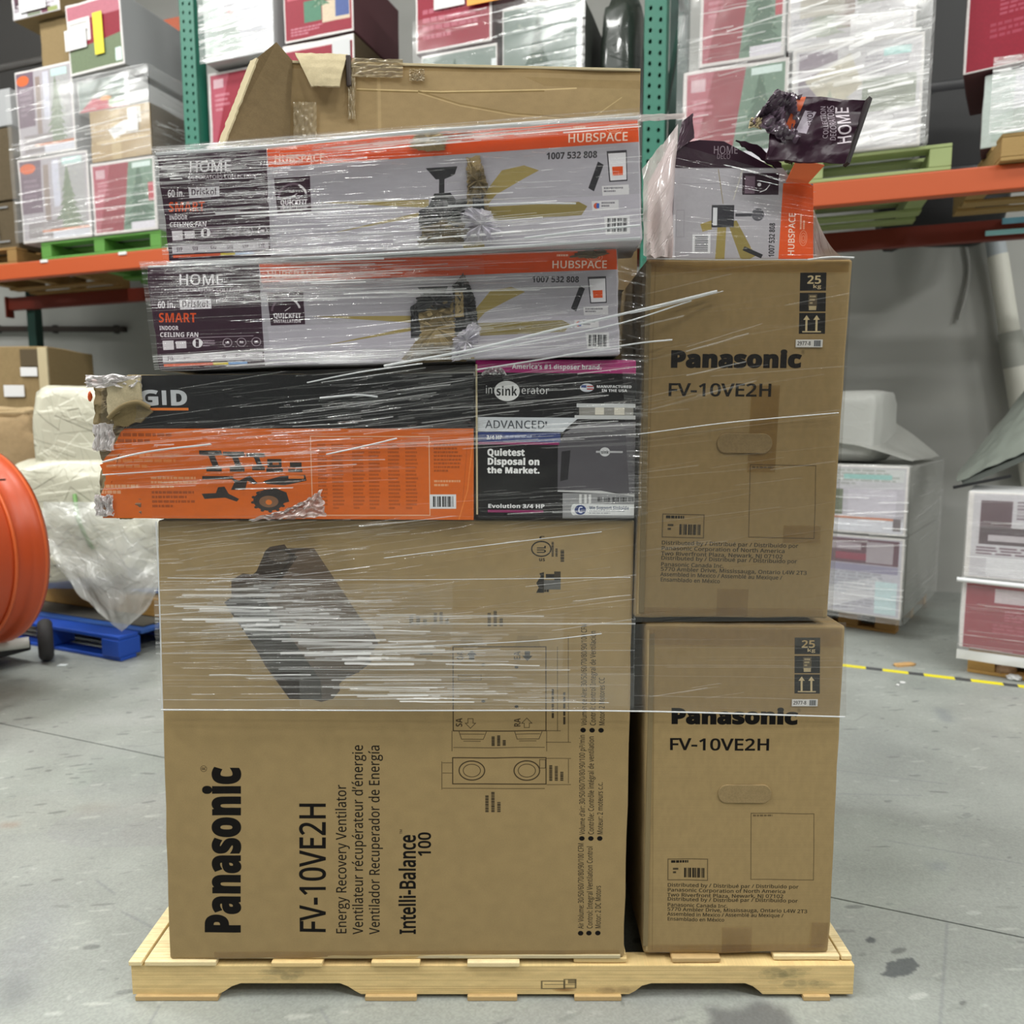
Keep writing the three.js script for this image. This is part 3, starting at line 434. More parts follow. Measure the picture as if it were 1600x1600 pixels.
// -- the orange and black tool carton with a torn end
{
  const PX = [[150, 585], [740, 585], [740, 806], [150, 806]], f = [[-0.8685, 1.0815, -0.024], [-0.0805, 1.0815, -0.02], [-0.079, 1.383, -0.02], [-0.857, 1.383, -0.024]];
  const P = new Print(1680, 640, PX, '#cf6218'), pale = '#e2d6cc', tool = '#2e2b29';
  P.rect(140, 570, 745, 667, '#0c0c0e'); P.rect(140, 570, 745, 600, '#141416', 0.7);
  P.text('G', 225, 610, 259, 632, '#b9bcc0', { heavy: 5 }); P.rect(262, 610, 269, 632, '#b9bcc0'); P.text('D', 273, 610, 302, 632, '#b9bcc0', { heavy: 5 }); P.rect(150, 636, 302, 640, '#d9742a');
  P.rows(190, 674, 290, 692, 2, '#7a3810', 0.6); P.rows(170, 705, 300, 730, 3, pale, 0.25); P.rows(160, 752, 220, 770, 2, pale, 0.55); P.rows(238, 740, 310, 760, 3, pale, 0.45); P.rows(238, 762, 305, 790, 4, '#7a3810', 0.6);
  // printed power tools
  const drill = (x, y, s = 1) => { P.poly([[x, y], [x + 34 * s, y], [x + 36 * s, y + 7 * s], [x + 24 * s, y + 8 * s], [x + 30 * s, y + 24 * s], [x + 34 * s, y + 25 * s], [x + 34 * s, y + 32 * s], [x + 10 * s, y + 32 * s], [x + 10 * s, y + 25 * s], [x + 20 * s, y + 24 * s], [x + 14 * s, y + 8 * s], [x, y + 6 * s]], tool); P.rect(x + 14 * s, y + 2, x + 24 * s, y + 5, '#8a8683', 0.7); };
  drill(315, 700); drill(352, 702, 0.95); drill(388, 704, 0.82);
  P.rect(420, 713, 442, 726, tool); P.rect(418, 727, 444, 733, tool); P.rect(428, 718, 438, 722, '#a55a28'); P.rect(455, 718, 473, 726, tool); P.rect(452, 728, 474, 733, tool);
  P.poly([[318, 739], [366, 739], [366, 744], [318, 744]], tool); P.poly([[360, 740], [375, 746], [392, 738], [404, 750], [398, 752], [388, 746], [384, 760], [362, 760], [368, 748]], tool); P.poly([[412, 747], [440, 739], [478, 737], [480, 746], [446, 753], [418, 751]], tool); P.rect(452, 738, 476, 743, '#d9742a');
  P.poly([[316, 766], [338, 765], [342, 756], [352, 755], [358, 766], [374, 774], [370, 778], [352, 772], [320, 774]], tool);
  P.oval(420, 777, 24, 15, tool); P.oval(420, 778, 15, 9, '#7d5b42'); P.oval(420, 779, 5, 4, '#d9742a'); P.poly([[402, 763], [430, 757], [448, 764], [452, 778], [438, 782], [440, 768]], tool); for (let k = 0; k < 12; k++) P.oval(420 + 25 * Math.cos(k / 2), 777 + 16 * Math.sin(k / 2), 3, 2, tool);
  P.box(488, 679, 671, 799, pale, 3.4, 0.75);
  for (const [x, n] of [[498, 12], [520, 14], [552, 15], [577, 15], [607, 15], [634, 15]]) P.rows(x, 690, x + (n > 12 ? 19 : 15), 792, 18, '#7c3d10', 0.5); P.rows(678, 690, 722, 735, 8, '#7c3d10', 0.55); P.rows(678, 745, 722, 757, 2, pale, 0.5);
  P.rect(671, 767, 712, 789, '#d8dade'); P.bars(676, 770, 708, 786, '#222', 20);
  P.line([[738, 690], [730, 760], [716, 806]], '#f09a52', 5, 0.5); P.line([[730, 690], [722, 780]], '#8d4314', 3, 0.35);
  const printed = P.done(0.4, { grainy: 0.05, blotch: 0.04 });
  const [t, b] = carton('orange and black power tool carton with a torn crushed end, overhanging the pallet', [[-0.80, 1.081, -0.028], f[1], f[2], [-0.80, 1.383, -0.028]], [0, 0, -0.8], M.kraftMid, M.kraftMid, { n: 14, dent: 0.004, s: 8 });
  const at = (x, y, o = 0) => { const p = sub(lerpQuad(f, x, y, 150, 740, 585, 806), b); return [p[0], p[1], p[2] + o]; };
  const edge = [...ragged([[160, 803], [155, 790], [158, 772], [166, 745], [157, 722], [176, 702], [188, 678], [203, 664], [232, 655], [243, 640], [226, 622], [232, 600], [222, 588]], 2.2, 6).slice(0, -3), [226, 588], [740, 585], [740, 806]];
  const g = plateGeo(edge.map(([x, y]) => at(x, y).slice(0, 2)), 0.003, 0.0004), p = g.attributes.position, uv = g.attributes.uv, a0 = at(150, 806), a1 = at(740, 585);
  for (let i = 0; i < p.count; i++) { const u = (p.getX(i) - a0[0]) / (a1[0] - a0[0]), v = (p.getY(i) - a0[1]) / (a1[1] - a0[1]); uv.setXY(i, u, v); p.setZ(i, p.getZ(i) + at(740, 700)[2] + 0.005 + 0.0022 * N(u * 6, v * 5, 3) + 0.004 * Math.max(0, u - 0.96) * 20 * 0.2); }
  part('printed_face', g, printed, t);
  // crushed corrugated end: folded board, layer by layer
  for (const [x0, y0, x1, y1, s, mat] of [[132, 600, 200, 700, 1, M.inner], [138, 640, 205, 770, 2, M.kraftMid], [150, 720, 200, 806, 3, M.inner], [134, 606, 178, 640, 4, M.kraftDark]]) {
    part('crushed_board', slabGeo((u, v) => { const q = at(x0 + (x1 - x0) * u, y1 + (y0 - y1) * v); return [q[0] + 0.004 * N(v * 7, s, 2), q[1] + 0.004 * N(u * 5, s, 5), q[2] - 0.004 * s + 0.016 * N(u * 2.5 + s * 3, v * 4, s) - 0.03 * (1 - u) * (1 - u) + 0.006 * N(u * 9, v * 15, s)]; }, 16, 30, 0.005), mat, t);
  }
  const flap = (pts, mat, o, tilt, thick = 0.004) => { const c = at(...pts[0]), gg = plateGeo(ragged(pts, 1.6, 5).map(([x, y]) => { const q = at(x, y); return [q[0] - c[0], q[1] - c[1]]; }), thick, 0.0008); gg.rotateY(tilt).translate(c[0], c[1], c[2] + o); return part('torn_flap', gg, mat, t); };
  flap([[226, 592], [172, 602], [170, 640], [176, 655], [190, 650], [205, 635], [226, 628]], M.kraftPale, 0.017, -0.12); flap([[182, 652], [205, 632], [232, 630], [243, 642], [228, 655], [200, 664], [186, 662]], M.inner, 0.02, 0.06);
  part('rolled_edge', tube([at(178, 652, 0.022), at(190, 642, 0.026), at(204, 633, 0.028), at(224, 628, 0.024), at(240, 636, 0.016)], 0.005, 20, 7), M.kraftMid, t);
  const bits = std(0xe0602a, 0.4); part('orange_tip', lumpGeo(0.006, 0.005, 0.005, 3, 0.3, 2, 4, 0.9).translate(...at(148, 597, 0.0)), bits, t); part('orange_tip', lumpGeo(0.004, 0.01, 0.004, 3, 0.3, 2, 6, 0.9).translate(...at(136, 618, -0.01)), bits, t);
  for (const [x0, y0, x1, y1, s] of [[140, 606, 226, 588, 1], [150, 700, 182, 660, 2], [150, 800, 178, 768, 3]]) part('torn_wrapping', slabGeo((u, v) => { const q = at(x0 + (x1 - x0) * u, y0 + (y1 - y0) * v + 5 * N(u * 3, s, 1)); return [q[0], q[1], q[2] + 0.014 + 0.012 * N(u * 6, v * 3, s) + 0.007 * N(u * 17, v * 9, s)]; }, 30, 10, 0.001), new THREE.MeshPhysicalMaterial({ color: 0xeae6e6, roughness: 0.22, transmission: 0.4, thickness: 0, side: THREE.DoubleSide }), t);
  part('torn_hole', slabGeo((u, v) => { const q = at(160 + 60 * u, 798 - 24 * v); return [q[0], q[1], q[2] + 0.009 + 0.008 * N(u * 5, v * 4, 8) - 0.006 * Math.sin(u * 3.1)]; }, 24, 12, 0.003), cardboard(0x8a6a52), t);
}
// -- the disposal unit carton
{
  const PX = [[742, 562], [995, 560], [995, 806], [745, 808]], f = [[-0.0735, 1.082, -0.018], [0.2585, 1.082, -0.018], [0.256, 1.412, -0.018], [-0.0757, 1.412, -0.018]];
  const P = new Print(1000, 980, PX, '#0b090b'), w = '#e4e4e6';
  P.rect(735, 555, 1000, 582, '#a92a72'); P.text('America’s #1 disposer brand.', 800, 569, 940, 576, w, { heavy: 2 });
  P.line([[800, 690], [872, 760]], '#3a2c30', 3, 0.6); P.line([[760, 760], [840, 770]], '#3a2c30', 3, 0.6); P.line([[750, 790], [860, 690]], '#3a2c30', 3, 0.5);
  P.oval(792, 610, 20, 15.5, '#dcdcdc'); P.text('in', 758, 602, 770, 614, '#d0d0d0', { font: '' }); P.text('sink', 775, 603, 808, 617, '#141414', { font: 'bold' }); P.text('erator', 814, 603, 858, 614, '#d0d0d0', { font: '' });
  P.oval(917, 604, 11, 6.5, '#c8ccd4'); P.rect(908, 600, 916, 604, '#3a4a80'); P.rect(917, 601, 927, 603, '#b04a4a'); P.rect(917, 605, 927, 607, '#b04a4a'); P.text('MANUFACTURED', 932, 600, 987, 604, w, { heavy: 1 }); P.text('IN THE USA', 940, 606, 980, 610, w, { heavy: 1 });
  // printed unit: steel collar, dark body
  P.rect(901, 628, 1000, 634, '#c8cacb'); P.rect(905, 634, 990, 646, '#8d8a84'); P.rect(930, 634, 944, 645, '#d8d2c4'); P.rect(960, 634, 976, 645, '#d8d2c4'); P.rect(898, 646, 1000, 652, '#c3c4c4');
  P.poly([[872, 800], [872, 690], [884, 672], [905, 660], [1000, 655], [1000, 770], [960, 764], [872, 764]], '#514e53'); P.poly([[878, 702], [892, 700], [888, 745], [876, 748]], '#242225'); P.poly([[884, 672], [905, 660], [1000, 655], [1000, 664], [910, 670]], '#7b797d'); P.oval(946, 702, 8, 7, '#c6c6c8'); P.rect(932, 700.5, 974, 703.5, '#b0b0b2'); P.text('sink', 940, 700, 952, 705, '#333');
  P.poly([[735, 650], [905, 650], [890, 662], [880, 672], [735, 672]], '#c9cdd2'); P.text('ADVANCED', 758, 655, 852, 667, '#44484e', { font: '', heavy: 2 }); P.rect(852, 656, 855, 662, '#44484e');
  P.rect(735, 673, 876, 688, '#2a3a74'); P.text('3/4 HP', 760, 678, 785, 684, w, { heavy: 2 }); P.rows(790, 678, 872, 684, 1, '#aeb8d8', 0.8); P.rect(735, 688, 874, 692, '#8a245e');
  P.text('Quietest', 761, 699, 820, 709, '#eeeeee', { heavy: 6 }); P.text('Disposal on', 761, 713, 844, 723, '#eeeeee', { heavy: 6 }); P.text('the Market.', 761, 727, 844, 736, '#eeeeee', { heavy: 6 });
  P.text('Evolution 3/4 HP', 762, 784, 852, 790, w, { heavy: 3 }); P.rect(762, 793, 850, 797, '#8a245e');
  P.rect(880, 766, 1000, 812, '#8b8b8d'); P.poly([[872, 762], [940, 762], [1000, 772], [1000, 768], [872, 764]], '#c4c4c4'); for (const x of [906, 914, 921]) P.rect(x, 768, x + 4, 782, '#cfcfcf'); P.bars(935, 772, 992, 779, '#3a3a3c', 22);
  P.rect(898, 783, 994, 800, '#dadbdc'); P.oval(898, 792, 5, 8.5, '#dadbdc'); P.oval(908, 792, 9, 7.5, '#24366e'); P.text('C', 904, 787, 912, 797, '#d8dcec'); P.text('We Support Sinkside', 922, 786, 985, 791, '#3c4660', { heavy: 1 }); P.rows(922, 793, 988, 799, 2, '#8a8c94', 0.7);
  const [t, b] = carton('black disposal unit carton with a magenta top band beside the orange tool carton', f, [0, 0, -0.8], P.done(0.32, { grainy: 0.05, blotch: 0.03 }), std(0x1b181c, 0.4), { n: 12, dent: 0.0012, s: 11 });
  part('edge_wear', boxAt(0.004, 0.31, 0.004, -0.1655, 0.165, 0.4005, 0.0015), M.kraftPale, t, 'pale worn cardboard edge');
}
// -- the two fan cartons
const fanPrint = (() => {
  const PX = [[230, 415], [962, 390], [970, 555], [248, 580]], P = new Print(1800, 460, PX, '#aaa6ae'), purple = '#301226', org = '#da4f17', w = '#e6e2e6';
  const yT = (x) => 415 - (x - 230) / 732 * 25, Y = (x, k) => yT(x) + k * 165;     // k: 0 at the top edge, 1 at the bottom edge
  const band = (x0, x1, k0, k1, c, a) => P.poly([[x0, Y(x0, k0)], [x1, Y(x1, k0)], [x1 + 8 * (k1 - k0), Y(x1, k1)], [x0 + 18 * (k1 - k0), Y(x0, k1)]], c, a);
  const txt = (s, x0, x1, k0, k1, c, o) => P.text(s, x0, Y((x0 + x1) / 2, k0), x1, Y((x0 + x1) / 2, k1), c, o);
  band(400, 975, 0.2, 1.05, '#aaa6ae'); band(420, 975, 0.62, 1.05, '#bab5bf', 0.7);
  band(200, 407, -0.05, 1.06, purple); band(407, 980, -0.05, 0.2, org);
  txt('HOME', 282, 352, 0.1, 0.2, w, { font: '', heavy: 2 }); txt('DECORATORS COLLECTION', 282, 392, 0.235, 0.27, w, { font: '' });
  band(282, 332, 0.335, 0.43, '#d8d4da'); txt('Driskol', 286, 328, 0.35, 0.41, '#3a2432'); txt('60 in.', 248, 276, 0.345, 0.41, w);
  txt('SMART', 249, 309, 0.46, 0.55, org); txt('INDOOR', 250, 280, 0.58, 0.62, w); txt('CEILING FAN', 250, 312, 0.645, 0.69, w); band(252, 398, 0.70, 0.705, w, 0.7);
  band(254, 272, 0.72, 0.81, w, 0.9); band(275, 292, 0.73, 0.8, w, 0.9); P.oval(310, Y(310, 0.755), 8, 7.5, w); P.rect(307, Y(310, 0.72), 312, Y(310, 0.79), purple); P.rows(318, Y(330, 0.73), 340, Y(330, 0.8), 3, w, 0.6); for (const x of [357, 379, 402]) { P.oval(x, Y(x, 0.76), 7, 6.5, w, 2.2, 0.8); P.rect(x - 3, Y(x, 0.75), x + 3, Y(x, 0.77), w, 0.8); }
  band(254, 412, 0.86, 0.93, '#cfc9d0', 0.95); for (const x of [262, 288, 318, 345, 370, 396]) txt('5YR', x, x + 10, 0.875, 0.915, '#3a2432'); band(256, 334, 0.945, 0.97, org); band(334, 358, 0.945, 0.97, '#d9c23a'); band(358, 388, 0.945, 0.97, '#7ea6d8');
  // quick fit badge
  band(420, 477, 0.3, 0.61, purple); { const cx = 450, cy = Y(450, 0.48), pts = []; for (let i = 0; i <= 16; i++) pts.push([cx + 22 * Math.cos(Math.PI + i / 16 * 2.9), cy + 20 * Math.sin(Math.PI + i / 16 * 2.9)]); P.line(pts, '#6d5866', 8); P.line(pts.slice(11), w, 8); P.line([[cx - 2, cy], [cx + 7, cy - 6]], w, 3); } txt('QUICKFIT', 430, 473, 0.5, 0.545, w, { heavy: 2 }); txt('INSTALLATION', 430, 473, 0.56, 0.59, w);
  // orange band print
  txt('HUBSPACE', 420, 500, 0.1, 0.17, '#f0d8cc', { font: '', heavy: 2, alpha: 0.8 }); txt('HUBSPACE', 862, 948, 0.105, 0.175, '#f2dccf', { font: '', heavy: 2 }); P.rows(870, Y(890, 0.04), 905, Y(890, 0.075), 1, '#f2dccf', 0.8); for (const r of [4, 8, 12]) P.oval(928, Y(928, 0.08), r, r * 0.5, '#f2dccf', 1.6, 0.8);
  txt('1007 532 808', 832, 905, 0.245, 0.3, '#2c2a2e', { heavy: 2 });
  P.poly([[893, Y(893, 0.55)], [906, Y(906, 0.34)], [914, Y(914, 0.37)], [901, Y(901, 0.58)]], '#28272b'); band(918, 946, 0.26, 0.51, '#2f2c33'); band(920, 945, 0.28, 0.5, '#dedbe0'); band(926, 941, 0.39, 0.46, org);
  band(912, 950, 0.54, 0.62, '#d6d3d6'); P.rows(915, Y(930, 0.555), 948, Y(930, 0.605), 2, '#55525a', 0.7); band(898, 936, 0.66, 0.74, '#d6d3d6'); P.oval(905, Y(905, 0.7), 4, 4, '#c8553a'); P.rect(905, Y(905, 0.68), 909, Y(905, 0.72), '#3a5fae'); P.rows(912, Y(930, 0.675), 934, Y(930, 0.725), 2, '#55525a', 0.7);
  band(916, 952, 0.79, 0.94, '#dad8da'); P.bars(921, Y(935, 0.81), 949, Y(935, 0.92), '#2a2a2e', 18);
  // printed ceiling fan: canopy, rod, motor, five blades
  const bl = '#9c8a52', dk = '#2b2a2d'; P.poly([[490, Y(490, 0.54)], [660, Y(660, 0.57)], [660, Y(660, 0.64)]], bl); P.poly([[508, Y(508, 0.82)], [660, Y(660, 0.66)], [660, Y(660, 0.7)]], bl);
  P.poly([[735, Y(735, 0.6)], [768, Y(768, 0.36)], [800, Y(800, 0.33)], [822, Y(822, 0.38)], [800, Y(800, 0.44)], [760, Y(760, 0.56)], [745, Y(745, 0.66)]], bl); P.poly([[735, Y(735, 0.66)], [880, Y(880, 0.66)], [892, Y(892, 0.7)], [884, Y(884, 0.77)], [735, Y(735, 0.78)]], '#8a7a46'); P.poly([[690, Y(690, 0.72)], [735, Y(735, 0.72)], [745, Y(745, 1.02)], [715, Y(715, 1.02)]], bl);
  P.poly([[655, Y(655, 0.3)], [702, Y(702, 0.3)], [698, Y(698, 0.37)], [684, Y(684, 0.4)], [670, Y(670, 0.4)]], dk); P.rect(675, Y(678, 0.38), 683, Y(678, 0.52), dk); P.poly([[660, Y(660, 0.62)], [668, Y(668, 0.52)], [692, Y(692, 0.52)], [705, Y(705, 0.62)], [722, Y(722, 0.64)], [722, Y(722, 0.76)], [645, Y(645, 0.78)], [645, Y(645, 0.66)]], dk); P.poly([[650, Y(650, 0.78)], [715, Y(715, 0.76)], [710, Y(710, 0.83)], [655, Y(655, 0.84)]], '#d8d8d8');
  return P.done(0.34, { grainy: 0.05, blotch: 0.03 });
})();
const fanSide = std(0xb2aeb4, 0.45), fanEnd = std(0x351d2d, 0.45);
function fanCarton(label, f, back, s) {
  const base = [(f[0][0] + f[1][0] + back[0]) / 2, Math.min(f[0][1], f[1][1]), (f[0][2] + f[1][2] + back[2]) / 2], t = thing('carton', label, 'carton', base, 0, 'long ceiling fan cartons');
  part('body', cartonGeo(f.map((c) => sub(c, base)), back, { n: 18, r: 0.004, dent: 0.0035, s }), [fanSide, fanEnd, fanSide, fanSide, fanPrint, fanSide], t);
  const at = (u, v, o = 0) => { const p = sub(bil(f, u, v), base); return [p[0], p[1], p[2] + o]; };
  return { t, at };
}
const FLO = [[-0.722, 1.389, -0.015], [0.2185, 1.42, 0.0], [0.2085, 1.6275, 0.0], [-0.738, 1.5965, -0.015]];
const FHI = [[-0.6999, 1.608, -0.03], [0.2429, 1.6201, 0.09], [0.2327, 1.8394, 0.09], [-0.7108, 1.8179, -0.03]];
// a crumpled patch of torn board or plastic on a face, in face units
function patch(t, at, name, pts, mat, lift, crumple, thick, s) {
  const us = pts.map((p) => p[0]), vs = pts.map((p) => p[1]), u0 = Math.min(...us), u1 = Math.max(...us), v0 = Math.min(...vs), v1 = Math.max(...vs);
  const rag = ragged(pts, (u1 - u0) * 0.05, (u1 - u0) * 0.09), tri = THREE.ShapeUtils.triangulateShape(rag.map((p) => new THREE.Vector2(...p)), []);
  const pos = [], uv = [], idx = [], n = rag.length, push = (u, v, o) => { const q = at(u, v, o); pos.push(...q); uv.push(u * 2, v); };
  rag.forEach(([u, v]) => push(u, v, lift + crumple * N(u * 60 + s, v * 22, s))); const inner = rag.map(([u, v]) => [u * 0.55 + (u0 + u1) / 2 * 0.45, v * 0.55 + (v0 + v1) / 2 * 0.45]); inner.forEach(([u, v]) => push(u, v, lift + thick + crumple * 1.6 * N(u * 80 + s, v * 30, s + 4)));
  const c = n * 2; push((u0 + u1) / 2, (v0 + v1) / 2, lift + thick * 0.6);
  for (let i = 0; i < n; i++) { const j = (i + 1) % n; idx.push(i, j, n + j, i, n + j, n + i, n + i, n + j, c); }
  if (THREE.ShapeUtils.isClockWise(rag.map((p) => new THREE.Vector2(...p)))) for (let k = 0; k < idx.length; k += 3) [idx[k], idx[k + 1]] = [idx[k + 1], idx[k]];
  const g = new THREE.BufferGeometry(); g.setAttribute('position', new THREE.Float32BufferAttribute(pos, 3)); g.setAttribute('uv', new THREE.Float32BufferAttribute(uv, 2)); g.setIndex(idx);
  return part(name, toCreasedNormals(g, 0.5), mat, t);
}
const shredMat = cardboard(0xa08c64), motorMat = std(0x1d1c1f, 0.4), wrapBit = new THREE.MeshPhysicalMaterial({ color: 0xcfcbd6, roughness: 0.25, transmission: 0.35, thickness: 0, clearcoat: 0.6, side: THREE.DoubleSide });
{
  const { t, at } = fanCarton('lower long grey and purple fan carton, torn open at its printed motor', FLO, [0.01, 0, -0.3], 21);
  patch(t, at, 'torn_board', [[0.57, 0.02], [0.575, 0.56], [0.60, 0.6], [0.648, 0.58], [0.65, 0.2], [0.642, 0.02]], shredMat, 0.002, 0.004, 0.004, 1);
  patch(t, at, 'torn_board', [[0.585, 0.3], [0.585, 0.62], [0.64, 0.62], [0.645, 0.3]], cardboard(0x6f5f40), 0.005, 0.004, 0.002, 2);
  patch(t, at, 'torn_strip', [[0.53, 0.02], [0.57, 0.22], [0.58, 0.2], [0.565, 0.0]], M.kraftMid, 0.003, 0.003, 0.003, 3);
  patch(t, at, 'plastic_and_dark_opening', [[0.655, 0.18], [0.65, 0.7], [0.675, 0.82], [0.695, 0.6], [0.7, 0.24]], motorMat, 0.003, 0.008, 0.006, 4);
  patch(t, at, 'torn_board', [[0.652, 0.4], [0.655, 0.66], [0.672, 0.64], [0.67, 0.4]], shredMat, 0.009, 0.004, 0.003, 5);
  patch(t, at, 'torn_wrapping', [[0.64, -0.02], [0.645, 0.2], [0.69, 0.36], [0.705, 0.3], [0.69, 0.02]], wrapBit, 0.012, 0.01, 0.008, 6);
  patch(t, at, 'plastic_and_dark_opening', [[0.555, 0.3], [0.558, 0.52], [0.573, 0.56], [0.573, 0.28]], motorMat, 0.004, 0.006, 0.004, 7);
  patch(t, at, 'torn_board', [[0.535, -0.02], [0.555, 0.1], [0.6, 0.16], [0.655, 0.13], [0.668, -0.02]], cardboard(0x5a4c33), 0.006, 0.006, 0.004, 9);
  patch(t, at, 'plastic_and_dark_opening', [[0.572, 0.46], [0.572, 0.6], [0.6, 0.66], [0.648, 0.62], [0.645, 0.5]], motorMat, 0.008, 0.006, 0.004, 10);
  patch(t, at, 'corner_tear', [[0.9, 0.93], [0.92, 0.985], [0.97, 0.99], [0.985, 0.95], [0.95, 0.91]], M.kraftDark, 0.002, 0.003, 0.003, 8);
}
{
  const { t, at } = fanCarton('upper long grey and purple fan carton with a gash across its top edge', FHI, [0.03, 0.034, -0.3], 27);
  patch(t, at, 'torn_board', [[0.545, 0.88], [0.56, 1.03], [0.6, 1.05], [0.625, 0.97], [0.615, 0.84], [0.58, 0.84]], shredMat, 0.003, 0.005, 0.005, 11);
  patch(t, at, 'torn_strip', [[0.655, 0.3], [0.66, 0.8], [0.685, 0.78], [0.7, 0.3]], shredMat, 0.002, 0.007, 0.004, 12);
  patch(t, at, 'plastic_and_dark_opening', [[0.555, 0.08], [0.56, 0.28], [0.6, 0.42], [0.655, 0.42], [0.66, 0.3], [0.645, 0.06]], motorMat, 0.003, 0.008, 0.006, 13);  // black patch stands in for the dark opening behind the tear
  patch(t, at, 'torn_board', [[0.555, 0.06], [0.562, 0.2], [0.595, 0.22], [0.64, 0.2], [0.64, 0.1]], cardboard(0x80704c), 0.009, 0.006, 0.004, 14);
  patch(t, at, 'torn_wrapping', [[0.645, 0.04], [0.64, 0.3], [0.665, 0.34], [0.7, 0.3], [0.725, 0.1], [0.7, 0.02]], wrapBit, 0.01, 0.012, 0.01, 15);
  patch(t, at, 'torn_board', [[0.545, 0.02], [0.565, 0.16], [0.6, 0.24], [0.66, 0.2], [0.665, 0.02]], cardboard(0x5e5036), 0.011, 0.007, 0.005, 18);
  patch(t, at, 'torn_board', [[0.66, 0.42], [0.662, 0.66], [0.69, 0.7], [0.7, 0.5], [0.69, 0.4]], cardboard(0x6d5d3f), 0.01, 0.008, 0.005, 19);
  patch(t, at, 'crumpled_edge', [[0.6, 0.94], [0.605, 1.0], [0.66, 1.01], [0.68, 0.97]], std(0xd06a3c, 0.4), 0.003, 0.004, 0.003, 16);
  patch(t, at, 'plastic_and_dark_opening', [[0.665, 0.28], [0.67, 0.5], [0.69, 0.46], [0.69, 0.3]], motorMat, 0.008, 0.006, 0.005, 17);
}
